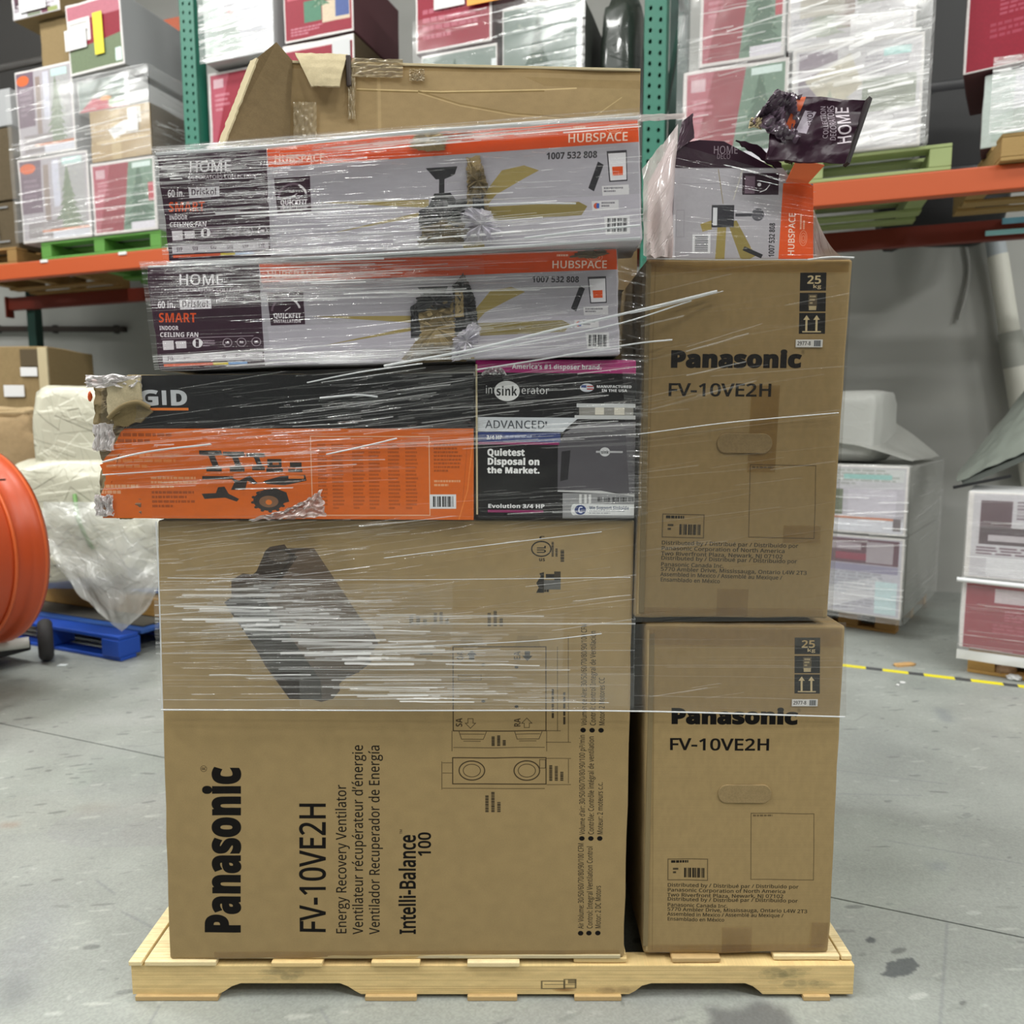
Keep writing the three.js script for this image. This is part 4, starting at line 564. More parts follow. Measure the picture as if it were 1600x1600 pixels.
// -- the damaged upright fan carton
{
  const zf = -0.03, PX = [[1050, 205], [1275, 205], [1273, 406], [1049, 406]], c = [[0.3239, 1.6118, -0.03], [0.6152, 1.6118, -0.03], [0.6064, 1.8605, -0.03], [0.3192, 1.8605, -0.03]];
  const P = new Print(900, 800, PX, '#aca8ae'), purple = '#2c1524', org = '#dc5219';
  P.rect(1040, 200, 1280, 262, purple); P.text('HOME', 1112, 228, 1152, 240, '#8d7f88', { font: '' }); P.text('DECO', 1118, 240, 1140, 248, '#8d7f88', { font: '' });
  P.rect(1054, 262, 1215, 263.5, '#8b878c'); P.rect(1048, 286, 1225, 287, '#98949a'); P.line([[1121, 264], [1130, 318]], '#8d7f55', 4); P.line([[1160, 264], [1146, 312]], '#c9c3b4', 6, 0.8);
  P.rect(1160, 270, 1218, 304, purple); P.rect(1164, 275, 1180, 302, '#6d5866'); P.line([[1188, 300], [1198, 296], [1204, 288]], '#e6e2e6', 5); P.oval(1187, 288, 3, 3, '#e6e2e6');
  P.poly([[1225, 286], [1275, 286], [1275, 408], [1221, 408]], org); P.text('HUBSPACE', 1236, 332, 1246, 400, '#f0d8cc', { turn: 1, font: '', heavy: 2 }); for (const r of [4, 8, 12]) P.oval(1260, 372, r * 0.5, r, '#f0d8cc', 2, 0.8); P.rows(1254, 330, 1264, 358, 2, '#f0d8cc', 0.7, 1);
  const bl = '#9c8a4e'; P.poly([[1122, 350], [1136, 352], [1134, 408], [1119, 408]], bl); P.poly([[1138, 348], [1152, 344], [1184, 400], [1170, 408], [1160, 404]], '#8f7f48'); P.poly([[1094, 350], [1112, 344], [1113, 358], [1098, 362]], bl); P.rect(1112, 320, 1148, 355, '#333238'); P.rect(1114, 324, 1121, 352, '#d8d8dc'); P.rect(1150, 333, 1178, 338, '#3d3b42'); P.oval(1186, 335, 10, 10, '#55535a');
  P.poly([[1166, 385], [1196, 398], [1193, 404], [1163, 391]], '#242327'); P.text('1007 532 808', 1205, 348, 1214, 402, '#2c2a2e', { turn: 1, heavy: 2 });
  P.rect(1082, 366, 1111, 396, '#dedcdf'); for (let k = 0; k < 9; k++) P.rect(1086, 369 + k * 2.8, 1107, 370.4 + k * 2.8, '#3a393d'); P.rect(1048, 335, 1054, 405, '#cfcbd0'); P.box(1056, 328, 1068, 370, '#8b878c', 2);
  const mat = P.done(0.35, { grainy: 0.05, blotch: 0.03 });
  const base = [c[0][0] * 0.5 + c[1][0] * 0.5, 1.6115, zf - 0.14], t = thing('carton', 'upright grey fan carton with its torn purple top folded over', 'carton', base);
  const at = (x, y, o = 0) => { const q = sub(lerpQuad(c, x, y, 1049.5, 1274, 205, 406), base); return [q[0], q[1], q[2] + o]; };
  const face = (pts, depth, o, m, name, lab) => { const g = plateGeo(pts.map(([x, y]) => at(x, y).slice(0, 2)), depth, 0.0006), p = g.attributes.position, uv = g.attributes.uv, a = at(1049.5, 406), b = at(1274, 205); for (let i = 0; i < p.count; i++) { uv.setXY(i, (p.getX(i) - a[0]) / (b[0] - a[0]), (p.getY(i) - a[1]) / (b[1] - a[1])); } g.translate(0, 0, a[2] + o); return part(name, g, m, t, lab); };
  const front = [[1050, 405], [1271, 405], [1270, 290], [1258, 284], ...ragged([[1232, 274], [1216, 252], [1182, 226], [1150, 219]], 2, 6).slice(0, -2), [1130, 221], [1092, 219], [1056, 226]];
  face(front, 0.005, 0, mat, 'printed_front');
  face([[1052, 405], [1271, 405], [1271, 262], [1056, 212]], 0.005, -0.28, M.inner, 'back_panel');
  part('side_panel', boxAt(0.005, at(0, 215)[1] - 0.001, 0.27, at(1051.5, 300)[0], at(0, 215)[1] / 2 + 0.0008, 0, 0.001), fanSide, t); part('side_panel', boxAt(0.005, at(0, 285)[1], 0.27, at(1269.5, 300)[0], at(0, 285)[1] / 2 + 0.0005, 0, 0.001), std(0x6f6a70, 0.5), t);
  part('bottom_panel', boxAt(at(1268, 0)[0] - at(1054, 0)[0], 0.004, 0.265, (at(1268, 0)[0] + at(1054, 0)[0]) / 2, 0.003, -0.0005, 0.001), M.kraft, t); part('dark_inside_lump', lumpGeo(0.1, 0.09, 0.1, 4, 0.25, 2.4, 3).translate(0.0, 0.118, 0), std(0x222024, 0.5), t);  // dark lump added to blacken the inside of the open top
  // corner that sticks up, and the folded lid
  const bend = (q, fn, nu, nv, thick, m, name, lab) => part(name, slabGeo((u, v) => { const [x, y] = [0, 1].map((k) => q[0][k] * (1 - u) * (1 - v) + q[1][k] * u * (1 - v) + q[2][k] * u * v + q[3][k] * (1 - u) * v); return at(x, y, fn(u, v)); }, nu, nv, thick), m, t, lab);
  bend([[1055, 238], [1084, 216], [1076, 186], [1064, 192]], (u, v) => 0.004 + 0.02 * v * u + 0.004 * N(u * 6, v * 6, 1), 8, 10, 0.004, [std(0x4a3442, 0.45)][0], 'corner_flap');
  const F = new Print(560, 460, [[1196, 160], [1330, 178], [1291, 277], [1182, 262]], purple);
  F.poly([[1196, 160], [1236, 164], [1210, 226], [1184, 262]], '#3a2533'); F.poly([[1232, 162], [1244, 164], [1218, 228], [1206, 226]], '#b8532c'); F.poly([[1240, 192], [1256, 196], [1238, 232], [1224, 226]], '#a49aa6'); F.text('DRISKOL', 1243, 192, 1251, 230, purple, { turn: 1 }); 
  F.text('HOME', 1284, 188, 1302, 250, '#cfc4cc', { turn: 1, font: '', heavy: 2 }); F.text('DECORATORS', 1272, 186, 1281, 244, '#a89ca6', { turn: 1, font: '' }); F.text('COLLECTION', 1262, 186, 1269, 240, '#a89ca6', { turn: 1, font: '' });
  bend([[1184, 262], [1291, 277], [1329, 178], [1200, 160]], (u, v) => 0.05 + 0.03 * u - 0.02 * v + 0.012 * N(u * 3, v * 3, 7) + 0.004 * N(u * 11, v * 11, 9), 22, 18, 0.004, F.done(0.35, { grainy: 0.08 }), 'folded_lid', 'dark purple torn lid folded over the corner');
  bend([[1296, 274], [1300, 277], [1332, 182], [1328, 178]], () => 0.078, 3, 10, 0.02, std(0x1d1216, 0.5), 'lid_edge');
  bend([[1226, 286], [1260, 288], [1276, 268], [1234, 258]], (u, v) => 0.006 + 0.03 * v, 6, 6, 0.003, std(0xe06428, 0.4), 'orange_strip');
  bend([[1164, 206], [1226, 246], [1236, 166], [1196, 160]], (u, v) => 0.05 + 0.03 * N(u * 4, v * 3, 3) + 0.012 * N(u * 13, v * 11, 5), 22, 22, 0.003, new THREE.MeshPhysicalMaterial({ color: 0x5a4a58, roughness: 0.25, clearcoat: 0.8 }), 'crumpled_lid');
  bend([[1196, 236], [1226, 262], [1230, 226], [1206, 218]], (u, v) => 0.03 + 0.01 * N(u * 5, v * 5, 6), 10, 10, 0.004, M.kraftMid, 'torn_board'); bend([[1206, 258], [1226, 268], [1230, 240], [1214, 236]], (u, v) => 0.038 + 0.012 * N(u * 6, v * 5, 2), 10, 10, 0.003, cardboard(0x4a4030), 'torn_board'); bend([[1160, 212], [1178, 214], [1178, 198], [1162, 198]], (u, v) => 0.042 + 0.01 * N(u * 6, v * 6, 3), 8, 8, 0.003, M.kraftPale, 'torn_board');
}
// -- the open brown carton behind
{
  const z = -0.36, c = [[-0.5417, 1.9018, -0.36], [0.3082, 1.9018, -0.36], [0.304, 2.1221, -0.36], [-0.5336, 2.1423, -0.36]], base = [(c[0][0] + c[1][0]) / 2, 1.6125, z - 0.2], W = c[1][0] - c[0][0], x0 = c[0][0] - base[0], x1 = c[1][0] - base[0];
  const t = thing('carton', 'plain open brown carton with its lid flaps up, behind the fan cartons', 'carton', base), at = (x, y, o = 0) => { const q = sub(lerpQuad(c, x, y, 452, 998, 105, 262), base); return [q[0], q[1], q[2] + o]; };
  const top = (x) => 98 + (x - 452) / 546 * 14, tm = cardboard(0xa58c5c);
  const creaseMat = (() => { const P = new Print(1100, 700, [[452, 95], [998, 95], [998, 460], [452, 460]], '#9c8661'); P.rect(452, 95, 998, 103, '#856f47', 0.7); P.line([[560, 133], [690, 136], [850, 130], [900, 126]], '#c9b284', 4); P.line([[560, 135], [690, 138], [850, 132]], '#7d6842', 4); P.line([[655, 135], [720, 155], [800, 168], [900, 175], [998, 176]], '#86714a', 3); P.line([[655, 138], [720, 158], [800, 171], [900, 178]], '#c2ab7d', 2); P.line([[915, 182], [970, 140]], '#c2ab7d', 3); P.rect(592, 110, 597, 300, '#c2ab7d', 0.35); P.rect(560, 110, 590, 300, '#8a744b', 0.18); P.poly([[850, 124], [998, 126], [998, 112], [820, 110]], '#7c6740', 0.3); P.rect(920, 120, 995, 180, '#94805a', 0.25); return P.done(0.8, { grainy: 0.05, blotch: 0.05 }); })();
  const hTop = at(700, 105)[1];
  part('front_panel', slabGeo((u, v) => [x0 + W * u, hTop * v + (v > 0.5 ? (0.5 - u) * 0.016 * (v - 0.5) * 2 : 0), 0.2 + 0.004 * N(u * 5, v * 5, 2)], 30, 30, 0.006), creaseMat, t);
  part('back_panel', boxAt(W, hTop - 0.06, 0.006, (x0 + x1) / 2, (hTop - 0.06) / 2 + 0.001, -0.2, 0.001), tm, t);
  for (const x of [x0 + 0.003, x1 - 0.003]) part('side_panel', boxAt(0.006, hTop - 0.05, 0.39, x, (hTop - 0.05) / 2 + 0.001, 0, 0.001), tm, t);
  part('bottom_panel', boxAt(W - 0.02, 0.006, 0.38, (x0 + x1) / 2, 0.0035, 0, 0.001), tm, t);
  part('top_fold', boxAt(W, 0.006, 0.03, 0, 0, 0, 0.001).rotateZ(-0.022).translate((x0 + x1) / 2, hTop + 0.001, 0.188), M.kraftPale, t);
  // the side flap that stands out towards the camera
  const fl = [[-0.6463, 1.8861, -0.2], [-0.5385, 1.935, -0.353], [-0.525, 2.1452, -0.357], [-0.5477, 2.164, -0.31], [-0.5771, 2.0994, -0.25]].map((p) => sub(p, base));
  const pos = [], th = [0.011, 0.0, 0.012], back = fl.map((p) => [p[0] - th[0], p[1], p[2] - th[2]]), add = (...k) => k.forEach((p) => pos.push(...p));
  for (let i = 1; i < fl.length - 1; i++) { add(fl[0], fl[i], fl[i + 1]); add(back[0], back[i + 1], back[i]); }
  for (let i = 0; i < fl.length; i++) { const j = (i + 1) % fl.length; add(fl[i], back[i], fl[j], fl[j], back[i], back[j]); }
  const fg = new THREE.BufferGeometry(); fg.setAttribute('position', new THREE.Float32BufferAttribute(pos, 3)); fg.setAttribute('uv', new THREE.Float32BufferAttribute(pos.flatMap((v, i) => i % 3 === 2 ? [] : [v * 2]), 2)); fg.computeVertexNormals();
  part('side_flap', fg, cardboard(0x806e50), t);  // flap board coloured darker to carry its shading
  part('torn_edge', slabGeo((u, v) => { const a = [0, 1, 2].map((k) => fl[0][k] + (fl[4][k] - fl[0][k]) * v), n = N(v * 14, u * 3, 1) * 0.006; return [a[0] - 0.016 + 0.02 * u + n, a[1] + n, a[2] + 0.004 - 0.012 * (1 - u)]; }, 4, 40, 0.004), M.kraftPale, t, 'frayed corrugated edge of the standing flap');
  part('folded_flap', slabGeo((u, v) => { const k = 1 - v, x = 462 + 82 * u + (u < 0.5 ? 30 * k * (1 - 2 * u) : -9 * k * (2 * u - 1)), q = at(x, 92 + (148 - 92) * k); return [q[0], q[1] + 0.002 * N(u * 8, v * 5, 1), q[2] + 0.006 + 0.05 * k * (1 - 0.45 * k) + 0.004 * N(u * 4, v * 4, 2)]; }, 20, 16, 0.005), M.kraftPale, t, 'pale lid flap folded down over the front');
  part('corner_tape', boxAt(0.012, 0.07, 0.012, 0, 0, 0, 0.003).translate(...at(546, 118, 0.008)), std(0x3a302c, 0.5), t);
  for (const [a, b2, y0, y1] of [[549, 630, 98, 126], [640, 664, 112, 130], [460, 496, 165, 236], [545, 556, 110, 190]]) part('packing_tape', sheetGeo((u, v) => { const q = at(a + (b2 - a) * u, y1 + (y0 - y1) * v); return [q[0], q[1], q[2] + 0.0075 + 0.005 * N(u * 7 + a, v * 9, 4) + 0.002 * N(u * 23 + a, v * 27, 4)]; }, 24, 24), new THREE.MeshPhysicalMaterial({ color: 0xcbbb98, transmission: 0.55, thickness: 0, roughness: 0.12, side: THREE.DoubleSide }), t, 'crinkled clear tape');
}

// ---------------------------------------------------------------- printed faces of the far cartons
const jag = (P, cx, top, bot, w, color, a = 1, seedRows = 9) => { for (let i = 0; i < seedRows; i++) { const y0 = top + (bot - top) * i / (seedRows + 1), y1 = top + (bot - top) * (i + 2) / (seedRows + 1), k = w * (i + 1.5) / seedRows; P.poly([[cx, y0], [cx + k * rr(0.8, 1.1), y1], [cx + k * 0.5, y1 - 2], [cx, y1 + 2], [cx - k * 0.5, y1 - 2], [cx - k * rr(0.8, 1.1), y1]], color, a); } for (let i = 0; i < 60; i++) P.oval(cx + rr(-w, w) * 0.7, rr(top + 10, bot), rr(1, 2.2), rr(1, 2), rnd() < 0.5 ? '#9fb0a0' : '#c8c2a8', 0, 0.55); };
const design = (kind, s) => {
  seed = 1000 + s * 77; const P = new Print(200, 200, [[0, 0], [200, 0], [200, 200], [0, 200]], '#d8d4d2');
  if (kind === 'red') { P.rect(8, 8, 192, 192, '#c9c4c4'); P.poly([[8, 8], [120, 8], [95, 192], [8, 192]], '#8c1a2f'); P.poly([[8, 8], [60, 8], [20, 192], [8, 192]], '#b96a78', 0.6); P.poly([[120, 8], [192, 8], [192, 192], [95, 192]], '#62806c'); jag(P, 148, 14, 180, 48, '#3e5f4a'); P.rect(130, 12, 186, 26, '#cfe0dc'); P.rect(176, 70, 192, 120, '#b23a48'); P.rect(120, 172, 192, 192, '#d6d2dc'); P.rect(16, 20, 44, 44, '#d9cfd2', 0.7); P.rows(20, 60, 60, 110, 4, '#d8b8bf', 0.5); }
  if (kind === 'redwide') { P.rect(5, 8, 195, 192, '#8c1a2f'); P.rect(60, 90, 110, 150, '#4a7a62'); P.rect(112, 100, 190, 160, '#c9b8a0'); P.rect(150, 96, 188, 150, '#46588f'); P.rect(12, 20, 50, 80, '#bb5564'); jag(P, 110, 40, 110, 26, '#3e6a50', 0.9, 5); P.rows(20, 160, 120, 185, 3, '#d8b8bf', 0.6); }
  if (kind === 'grey') { P.rect(5, 6, 195, 194, '#aaa4aa'); P.rect(5, 6, 66, 130, '#6f5c6a'); P.rect(72, 20, 88, 170, '#8f7f78'); P.rect(98, 12, 118, 120, '#c4c4d2'); P.rect(122, 12, 190, 190, '#a4a3a4'); jag(P, 140, 24, 184, 46, '#75806c'); P.rect(128, 10, 182, 26, '#b9d2d0'); P.rect(20, 150, 120, 190, '#8e8789'); P.rect(90, 176, 195, 194, '#cfd0da'); P.rect(60, 172, 195, 177, '#c8754a'); P.oval(28, 24, 22, 12, '#d2622f'); P.rows(14, 50, 60, 110, 5, '#9a8794', 0.6); }
  if (kind === 'label') { P.rect(6, 8, 194, 192, '#86182c'); P.poly([[6, 130], [194, 110], [194, 192], [6, 192]], '#6c7a5e'); P.rect(6, 8, 194, 50, '#b26a78'); P.rect(6, 45, 86, 110, '#dcdad8'); P.rows(12, 55, 78, 100, 4, '#8d8a88', 0.6); P.rect(170, 150, 192, 186, '#cfe0de'); }
  if (kind === 'redlabel') { P.rect(6, 4, 194, 194, '#8c1a30'); P.rect(6, 4, 24, 40, '#c9d6d4'); P.rows(20, 110, 170, 180, 4, '#c98a98', 0.6); P.rect(130, 4, 194, 60, '#6d7a58'); }
  if (kind === 'tree') { P.rect(4, 4, 196, 196, '#76837d'); jag(P, 90, 10, 150, 80, '#4a5a50'); jag(P, 150, 60, 190, 60, '#56675a'); P.poly([[4, 196], [60, 120], [150, 150], [196, 196]], '#b04050'); P.oval(110, 130, 22, 14, '#d0893a'); P.rect(120, 140, 190, 186, '#a4b59a'); P.rect(185, 20, 197, 190, '#d8dde0'); }
  if (kind === 'white') { P.rect(0, 0, 200, 200, '#d3d4d8'); P.rect(14, 20, 186, 186, '#c9cad2'); P.poly([[14, 120], [80, 90], [120, 186], [14, 186]], '#a9b5ae'); P.rect(110, 30, 180, 80, '#b3a9b6'); P.rect(70, 90, 92, 104, '#c05a62', 0.8); P.rect(0, 0, 40, 200, '#b5c4bd', 0.7); P.rows(100, 120, 180, 170, 5, '#b4b4ba', 0.8); }
  if (kind === 'pale') { P.rect(5, 6, 195, 194, '#c9c6ca'); P.rect(10, 10, 70, 90, '#7d6c7c'); P.poly([[20, 60], [90, 20], [110, 80], [60, 120]], '#c3bba6'); P.rect(110, 70, 190, 130, '#7c8672'); P.rows(112, 30, 185, 66, 5, '#8b8490', 0.6); P.rect(76, 110, 106, 170, '#8f7a72'); P.rows(10, 140, 90, 190, 6, '#9a98a2', 0.6); P.rect(120, 80, 188, 130, '#8e9484'); jag(P, 60, 80, 180, 40, '#9aa48e', 0.7); P.rect(140, 20, 180, 34, '#9fd0cc'); P.rect(20, 100, 90, 140, '#b7b0a4'); P.rect(100, 150, 190, 190, '#e2e0e2'); }
  if (kind === 'panel') { P.rect(5, 6, 195, 194, '#bfbec4'); P.rect(10, 10, 192, 46, '#c9cccc'); P.rows(14, 12, 190, 60, 5, '#8c9088', 0.6); P.rows(100, 76, 176, 146, 8, '#a39fb0', 0.6); P.rect(80, 26, 170, 40, '#8fc2bd'); P.rect(6, 66, 194, 150, '#b9b5bf'); P.rect(10, 70, 80, 145, '#5f6a50'); P.rect(90, 72, 180, 150, '#c7c3ce'); P.rect(30, 150, 180, 156, '#c8754a'); P.rect(6, 158, 194, 192, '#d8d9e2'); P.rect(176, 150, 190, 185, '#70656a'); }
  if (kind === 'purple') { P.rect(5, 5, 195, 195, '#bdbbc6'); P.rows(8, 92, 192, 190, 12, '#7e7c88', 0.5); P.poly([[20, 150], [150, 100], [190, 130], [60, 190]], '#dcdce0', 0.8); P.rect(8, 8, 190, 70, '#5c3346'); P.rect(20, 20, 120, 36, '#a89aa4'); P.rect(70, 44, 130, 62, '#8a2444'); P.rect(130, 14, 180, 66, '#a59aa2'); P.rect(8, 72, 190, 90, '#8f8aa4'); P.rows(14, 95, 180, 150, 6, '#aeb0ba', 0.6); P.rect(150, 110, 190, 190, '#c6dce0'); }
  if (kind === 'lamp') { P.rect(5, 5, 195, 195, '#c3c0c6'); P.rows(44, 20, 190, 64, 6, '#59424f', 0.7); P.rows(10, 126, 190, 146, 3, '#4a2636', 0.8); P.rect(20, 150, 60, 192, '#d9d8dc'); P.rect(66, 160, 120, 192, '#77806c'); P.rect(124, 152, 150, 190, '#6a3246'); P.rect(12, 20, 40, 90, '#4a2636'); P.rect(12, 80, 84, 120, '#3a1d2c'); P.poly([[84, 70], [108, 70], [98, 130], [74, 130]], '#d9622c'); P.rect(20, 98, 70, 112, '#b8b0b6'); P.oval(168, 60, 22, 26, '#2a1d22'); P.rows(44, 30, 150, 60, 3, '#a8a0a6', 0.8); P.rect(60, 150, 160, 172, '#4a2636'); P.rect(150, 160, 190, 190, '#8f9a60'); }
  if (kind === 'redlow') { P.rect(4, 4, 196, 196, '#8c1a2f'); P.rows(30, 120, 130, 150, 3, '#b8707f', 0.4); P.rect(30, 20, 80, 60, '#cdbfc4'); P.rect(84, 22, 130, 34, '#c27a52'); P.rect(90, 40, 150, 62, '#d8d4d4'); P.poly([[150, 60], [196, 50], [196, 196], [140, 196]], '#8aa0a0'); P.rows(40, 80, 130, 112, 4, '#c27a88', 0.5); P.rect(100, 140, 130, 190, '#c99aa4', 0.7); }
  if (kind === 'taped') { P.rect(0, 0, 200, 200, '#a58c62'); P.rect(70, 0, 100, 200, '#c2ad86', 0.6); P.poly([[60, 80], [120, 50], [140, 90], [80, 120]], '#d8d8da'); P.rows(72, 72, 120, 100, 3, '#8a8a90', 0.6); P.rect(130, 10, 170, 70, '#dedcd6'); P.rect(20, 120, 190, 132, '#cbb892', 0.7); }
  return P.done(0.5, { grainy: 0.06, blotch: 0.06 });
};
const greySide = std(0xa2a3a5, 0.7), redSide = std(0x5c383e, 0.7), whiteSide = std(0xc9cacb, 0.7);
// a carton on the rack: the front given by its lower corners in rack units
function rackCarton(label, kind, u0, y0, u1, y1, w, depth, side, { yaw = 0, roll = 0, group, s = 1, extras } = {}) {
  const W = u1 - u0, Hh = y1 - y0, t = thing('carton', label, 'carton', rackAt((u0 + u1) / 2, y0, w), YAW + yaw, group); t.rotation.z = roll;
  const front = typeof kind === 'string' ? design(kind, s) : kind;
  part('body', cartonGeo(boxCorners(W, Hh, -W / 2, 0.001, 0), [0, 0, -depth], { n: 8, r: 0.008, dent: 0.006, s }), [side, side, side, side, front, side], t);
  extras?.(t, W, Hh); return t;
}
const sticker = (t, x, y, w, h, m, name = 'sticker', lab) => part(name, boxAt(w, h, 0.002, x, y, 0.009, 0.0005), m, t, lab);
function rackPallet(label, u0, u1, w, depth, m, y = DECK, h = 0.13) {
  const W = u1 - u0, t = thing('wooden_pallet', label, 'pallet', rackAt((u0 + u1) / 2, y, w), YAW);
  for (const x of [-W / 2 + 0.05, 0, W / 2 - 0.05]) part('stringer', boxAt(0.1, h - 0.04, depth, x, h / 2, -depth / 2, 0.004), m, t);
  for (let k = 0; k < 6; k++) { const z = -0.05 - k * (depth - 0.1) / 5; part('deck_board', boxAt(W, 0.019, 0.1, 0, h - 0.0098, z, 0.004), m, t); if (k % 2 === 0 || k === 5) part('bottom_board', boxAt(W, 0.019, 0.1, 0, 0.0102, z, 0.004), m, t); }
  return t;
}
// streaky film maps: gathered milky layers and painted white glare run along the wrap
function filmMaps(w, h, s, lines, haze = 0, gain = 1) {
  seed = 500 + s * 31; const a = newCanvas(w, h), g = a.getContext('2d'), b = newCanvas(w, h), k = b.getContext('2d');
  const v = Math.round(255 * (1 - haze)); g.fillStyle = `rgb(${v},${v},${v})`; g.fillRect(0, 0, w, h); k.fillStyle = '#808080'; k.fillRect(0, 0, w, h);
  for (const L of lines) {
    for (let i = 0; i < L.n; i++) {
      const x = (L.x0 + (L.x1 - L.x0) * rnd()) * w, y = (L.y0 + (L.y1 - L.y0) * rnd()) * h, len = rr(L.l0, L.l1) * w, sl = (L.slope ?? 0) + rr(-1, 1) * (L.fan ?? 0.01), wd = rr(L.w0 ?? 0.8, L.w1 ?? 2.5), q = rnd(), al = ((L.a0 ?? 0.1) * 0.4 + ((L.a1 ?? 0.6) - (L.a0 ?? 0.1) * 0.4) * q * q * q) * gain;
      for (const [ctx, col] of [[g, L.clear ? '#fff' : '#000'], [k, rnd() < 0.5 ? '#fff' : '#000']]) {
        ctx.globalAlpha = ctx === g ? al : 0.15 + 0.6 * q; ctx.strokeStyle = col; ctx.lineWidth = wd; ctx.lineCap = 'round'; ctx.beginPath(); const n = 5; for (let j = 0; j <= n; j++) { const X = x + len * (j / n - 0.5), Y = y - sl * len * (j / n - 0.5) + (j && j < n ? rr(-0.8, 0.8) : 0); j ? ctx.lineTo(X, Y) : ctx.moveTo(X, Y); } ctx.stroke();
      }
    }
  }
  g.globalAlpha = 1; k.globalAlpha = 1; grain(a, 0.04); const ta = canvasTexture(a, false), tb = canvasTexture(b, false); return [ta, tb];
}
// film over a stack on the rack
function rackFilm(label, parts, map) {
  const [u0, y0, u1, y1, w] = parts[0], t = thing('stretch_wrap', label, 'stretch wrap', rackAt(0, 0, 0), YAW);
  for (const [a, b, c, d, ww, ret] of parts) {
    part('film', sheetGeo((u, v) => [a + (c - a) * u, b + (d - b) * v, -ww + 0.006 * N(u * 5 + a, v * 8, 3)], 16, 16), map, t);
    if (ret) part('film', sheetGeo((u, v) => [(ret > 0 ? c + 0.012 : a - 0.012), b + (d - b) * v, -ww - Math.abs(ret) * u], 4, 8), map, t);
  }
  return t;
}
const farLines = [{ n: 110, x0: 0, x1: 1, y0: 0, y1: 1, l0: 0.1, l1: 0.7, w0: 0.7, w1: 3, a0: 0.1, a1: 0.45, slope: 0.03, fan: 0.05 }];
const filmFar = (() => { const [a, b] = filmMaps(384, 384, 1, farLines, 0.1); return filmMaterial(a, b, { rough: 0.16, bumpScale: 0.006 }); })();
const filmThick = (() => { const [a, b] = filmMaps(384, 384, 2, [{ ...farLines[0], n: 200, a1: 0.85, w1: 10, slope: 0.06, fan: 0.12 }], 0.16); return filmMaterial(a, b, { rough: 0.18, bumpScale: 0.006 }); })();

// -- stack over the green pallet
const PAL = DECK + 0.13;
rackPallet('bright green pallet on the orange beam below the grey tree cartons', -4.66, -3.5, -0.02, 1.05, std(0x5c9440, 0.6));
rackCarton('grey tree carton with an orange oval, standing on the green pallet', 'grey', -4.83, PAL, -4.13, 3.31, -0.03, 0.55, greySide, { s: 1, group: 'tree cartons on the green pallet' });
rackCarton('red and green tree carton standing on the green pallet', 'red', -4.11, PAL, -3.51, 3.2, -0.03, 0.55, greySide, { s: 2, group: 'tree cartons on the green pallet' });
rackCarton('grey tree carton stacked on the one with the orange oval', 'grey', -4.8, 3.315, -4.23, 3.94, -0.03, 0.55, greySide, { s: 3, group: 'tree cartons on the green pallet' });
rackCarton('brown taped carton with white stickers between the tree cartons', 'taped', -4.09, 3.205, -3.53, 3.56, -0.03, 0.55, M.kraftDark, { s: 4, extras: (t, W, Hh) => { sticker(t, 0.13, Hh * 0.72, 0.09, 0.16, M.white, 'paper_label'); } });
rackCarton('small green tree carton squeezed above the brown taped carton', 'tree', -4.2, 3.565, -3.72, 3.79, -0.02, 0.55, whiteSide, { s: 5 });
rackCarton('red carton with a yellow strip and a white label, topmost over the green pallet', 'label', -4.21, 3.815, -3.7, 4.3, -0.06, 0.7, greySide, { s: 6, roll: 0.03, extras: (t, W, Hh) => { sticker(t, 0.045, Hh * 0.5, 0.085, 0.28, std(0xe2d326, 0.5), 'yellow_strip', 'bright yellow sticker strip'); sticker(t, -0.17, Hh * 0.5, 0.2, 0.14, M.white, 'paper_label'); } });
rackCarton('plain brown carton behind the red carton with the yellow strip', M.kraft, -4.55, 3.95, -4.27, 4.27, -0.0, 0.5, M.kraft, { s: 7 });
rackCarton('purple and white carton lying topmost on the plain brown carton', 'lamp', -4.74, 4.275, -4.27, 4.47, -0.06, 0.45, M.kraft, { s: 8, roll: 0.0, extras: (t, W, Hh) => sticker(t, -0.02, Hh * 0.5, 0.26, 0.12, M.white, 'paper_label') });
rackFilm('clear stretch film around the cartons on the green pallet', [[-4.85, PAL, -3.49, 3.79, -0.075, 0.5]], filmFar);
// -- the dim cartons at the edge of the picture
{
  rackPallet('plain wooden pallet on the orange beam at the edge of the green pallet', -6.1, -4.95, 0.0, 1.1, wood(0x9a7a48));
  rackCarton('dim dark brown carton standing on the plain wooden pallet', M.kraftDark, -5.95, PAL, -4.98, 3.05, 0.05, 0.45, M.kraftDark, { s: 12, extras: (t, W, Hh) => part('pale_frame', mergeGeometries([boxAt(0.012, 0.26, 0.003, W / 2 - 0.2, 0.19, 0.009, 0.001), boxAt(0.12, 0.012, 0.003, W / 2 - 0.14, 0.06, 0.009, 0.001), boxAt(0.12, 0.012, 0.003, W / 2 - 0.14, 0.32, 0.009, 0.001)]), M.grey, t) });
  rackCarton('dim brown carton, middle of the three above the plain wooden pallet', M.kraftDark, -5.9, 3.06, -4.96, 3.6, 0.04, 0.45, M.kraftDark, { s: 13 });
  rackCarton('dim grey carton topmost above the plain wooden pallet', greySide, -5.85, 3.61, -4.95, 3.88, 0.04, 0.45, greySide, { s: 14 });
}
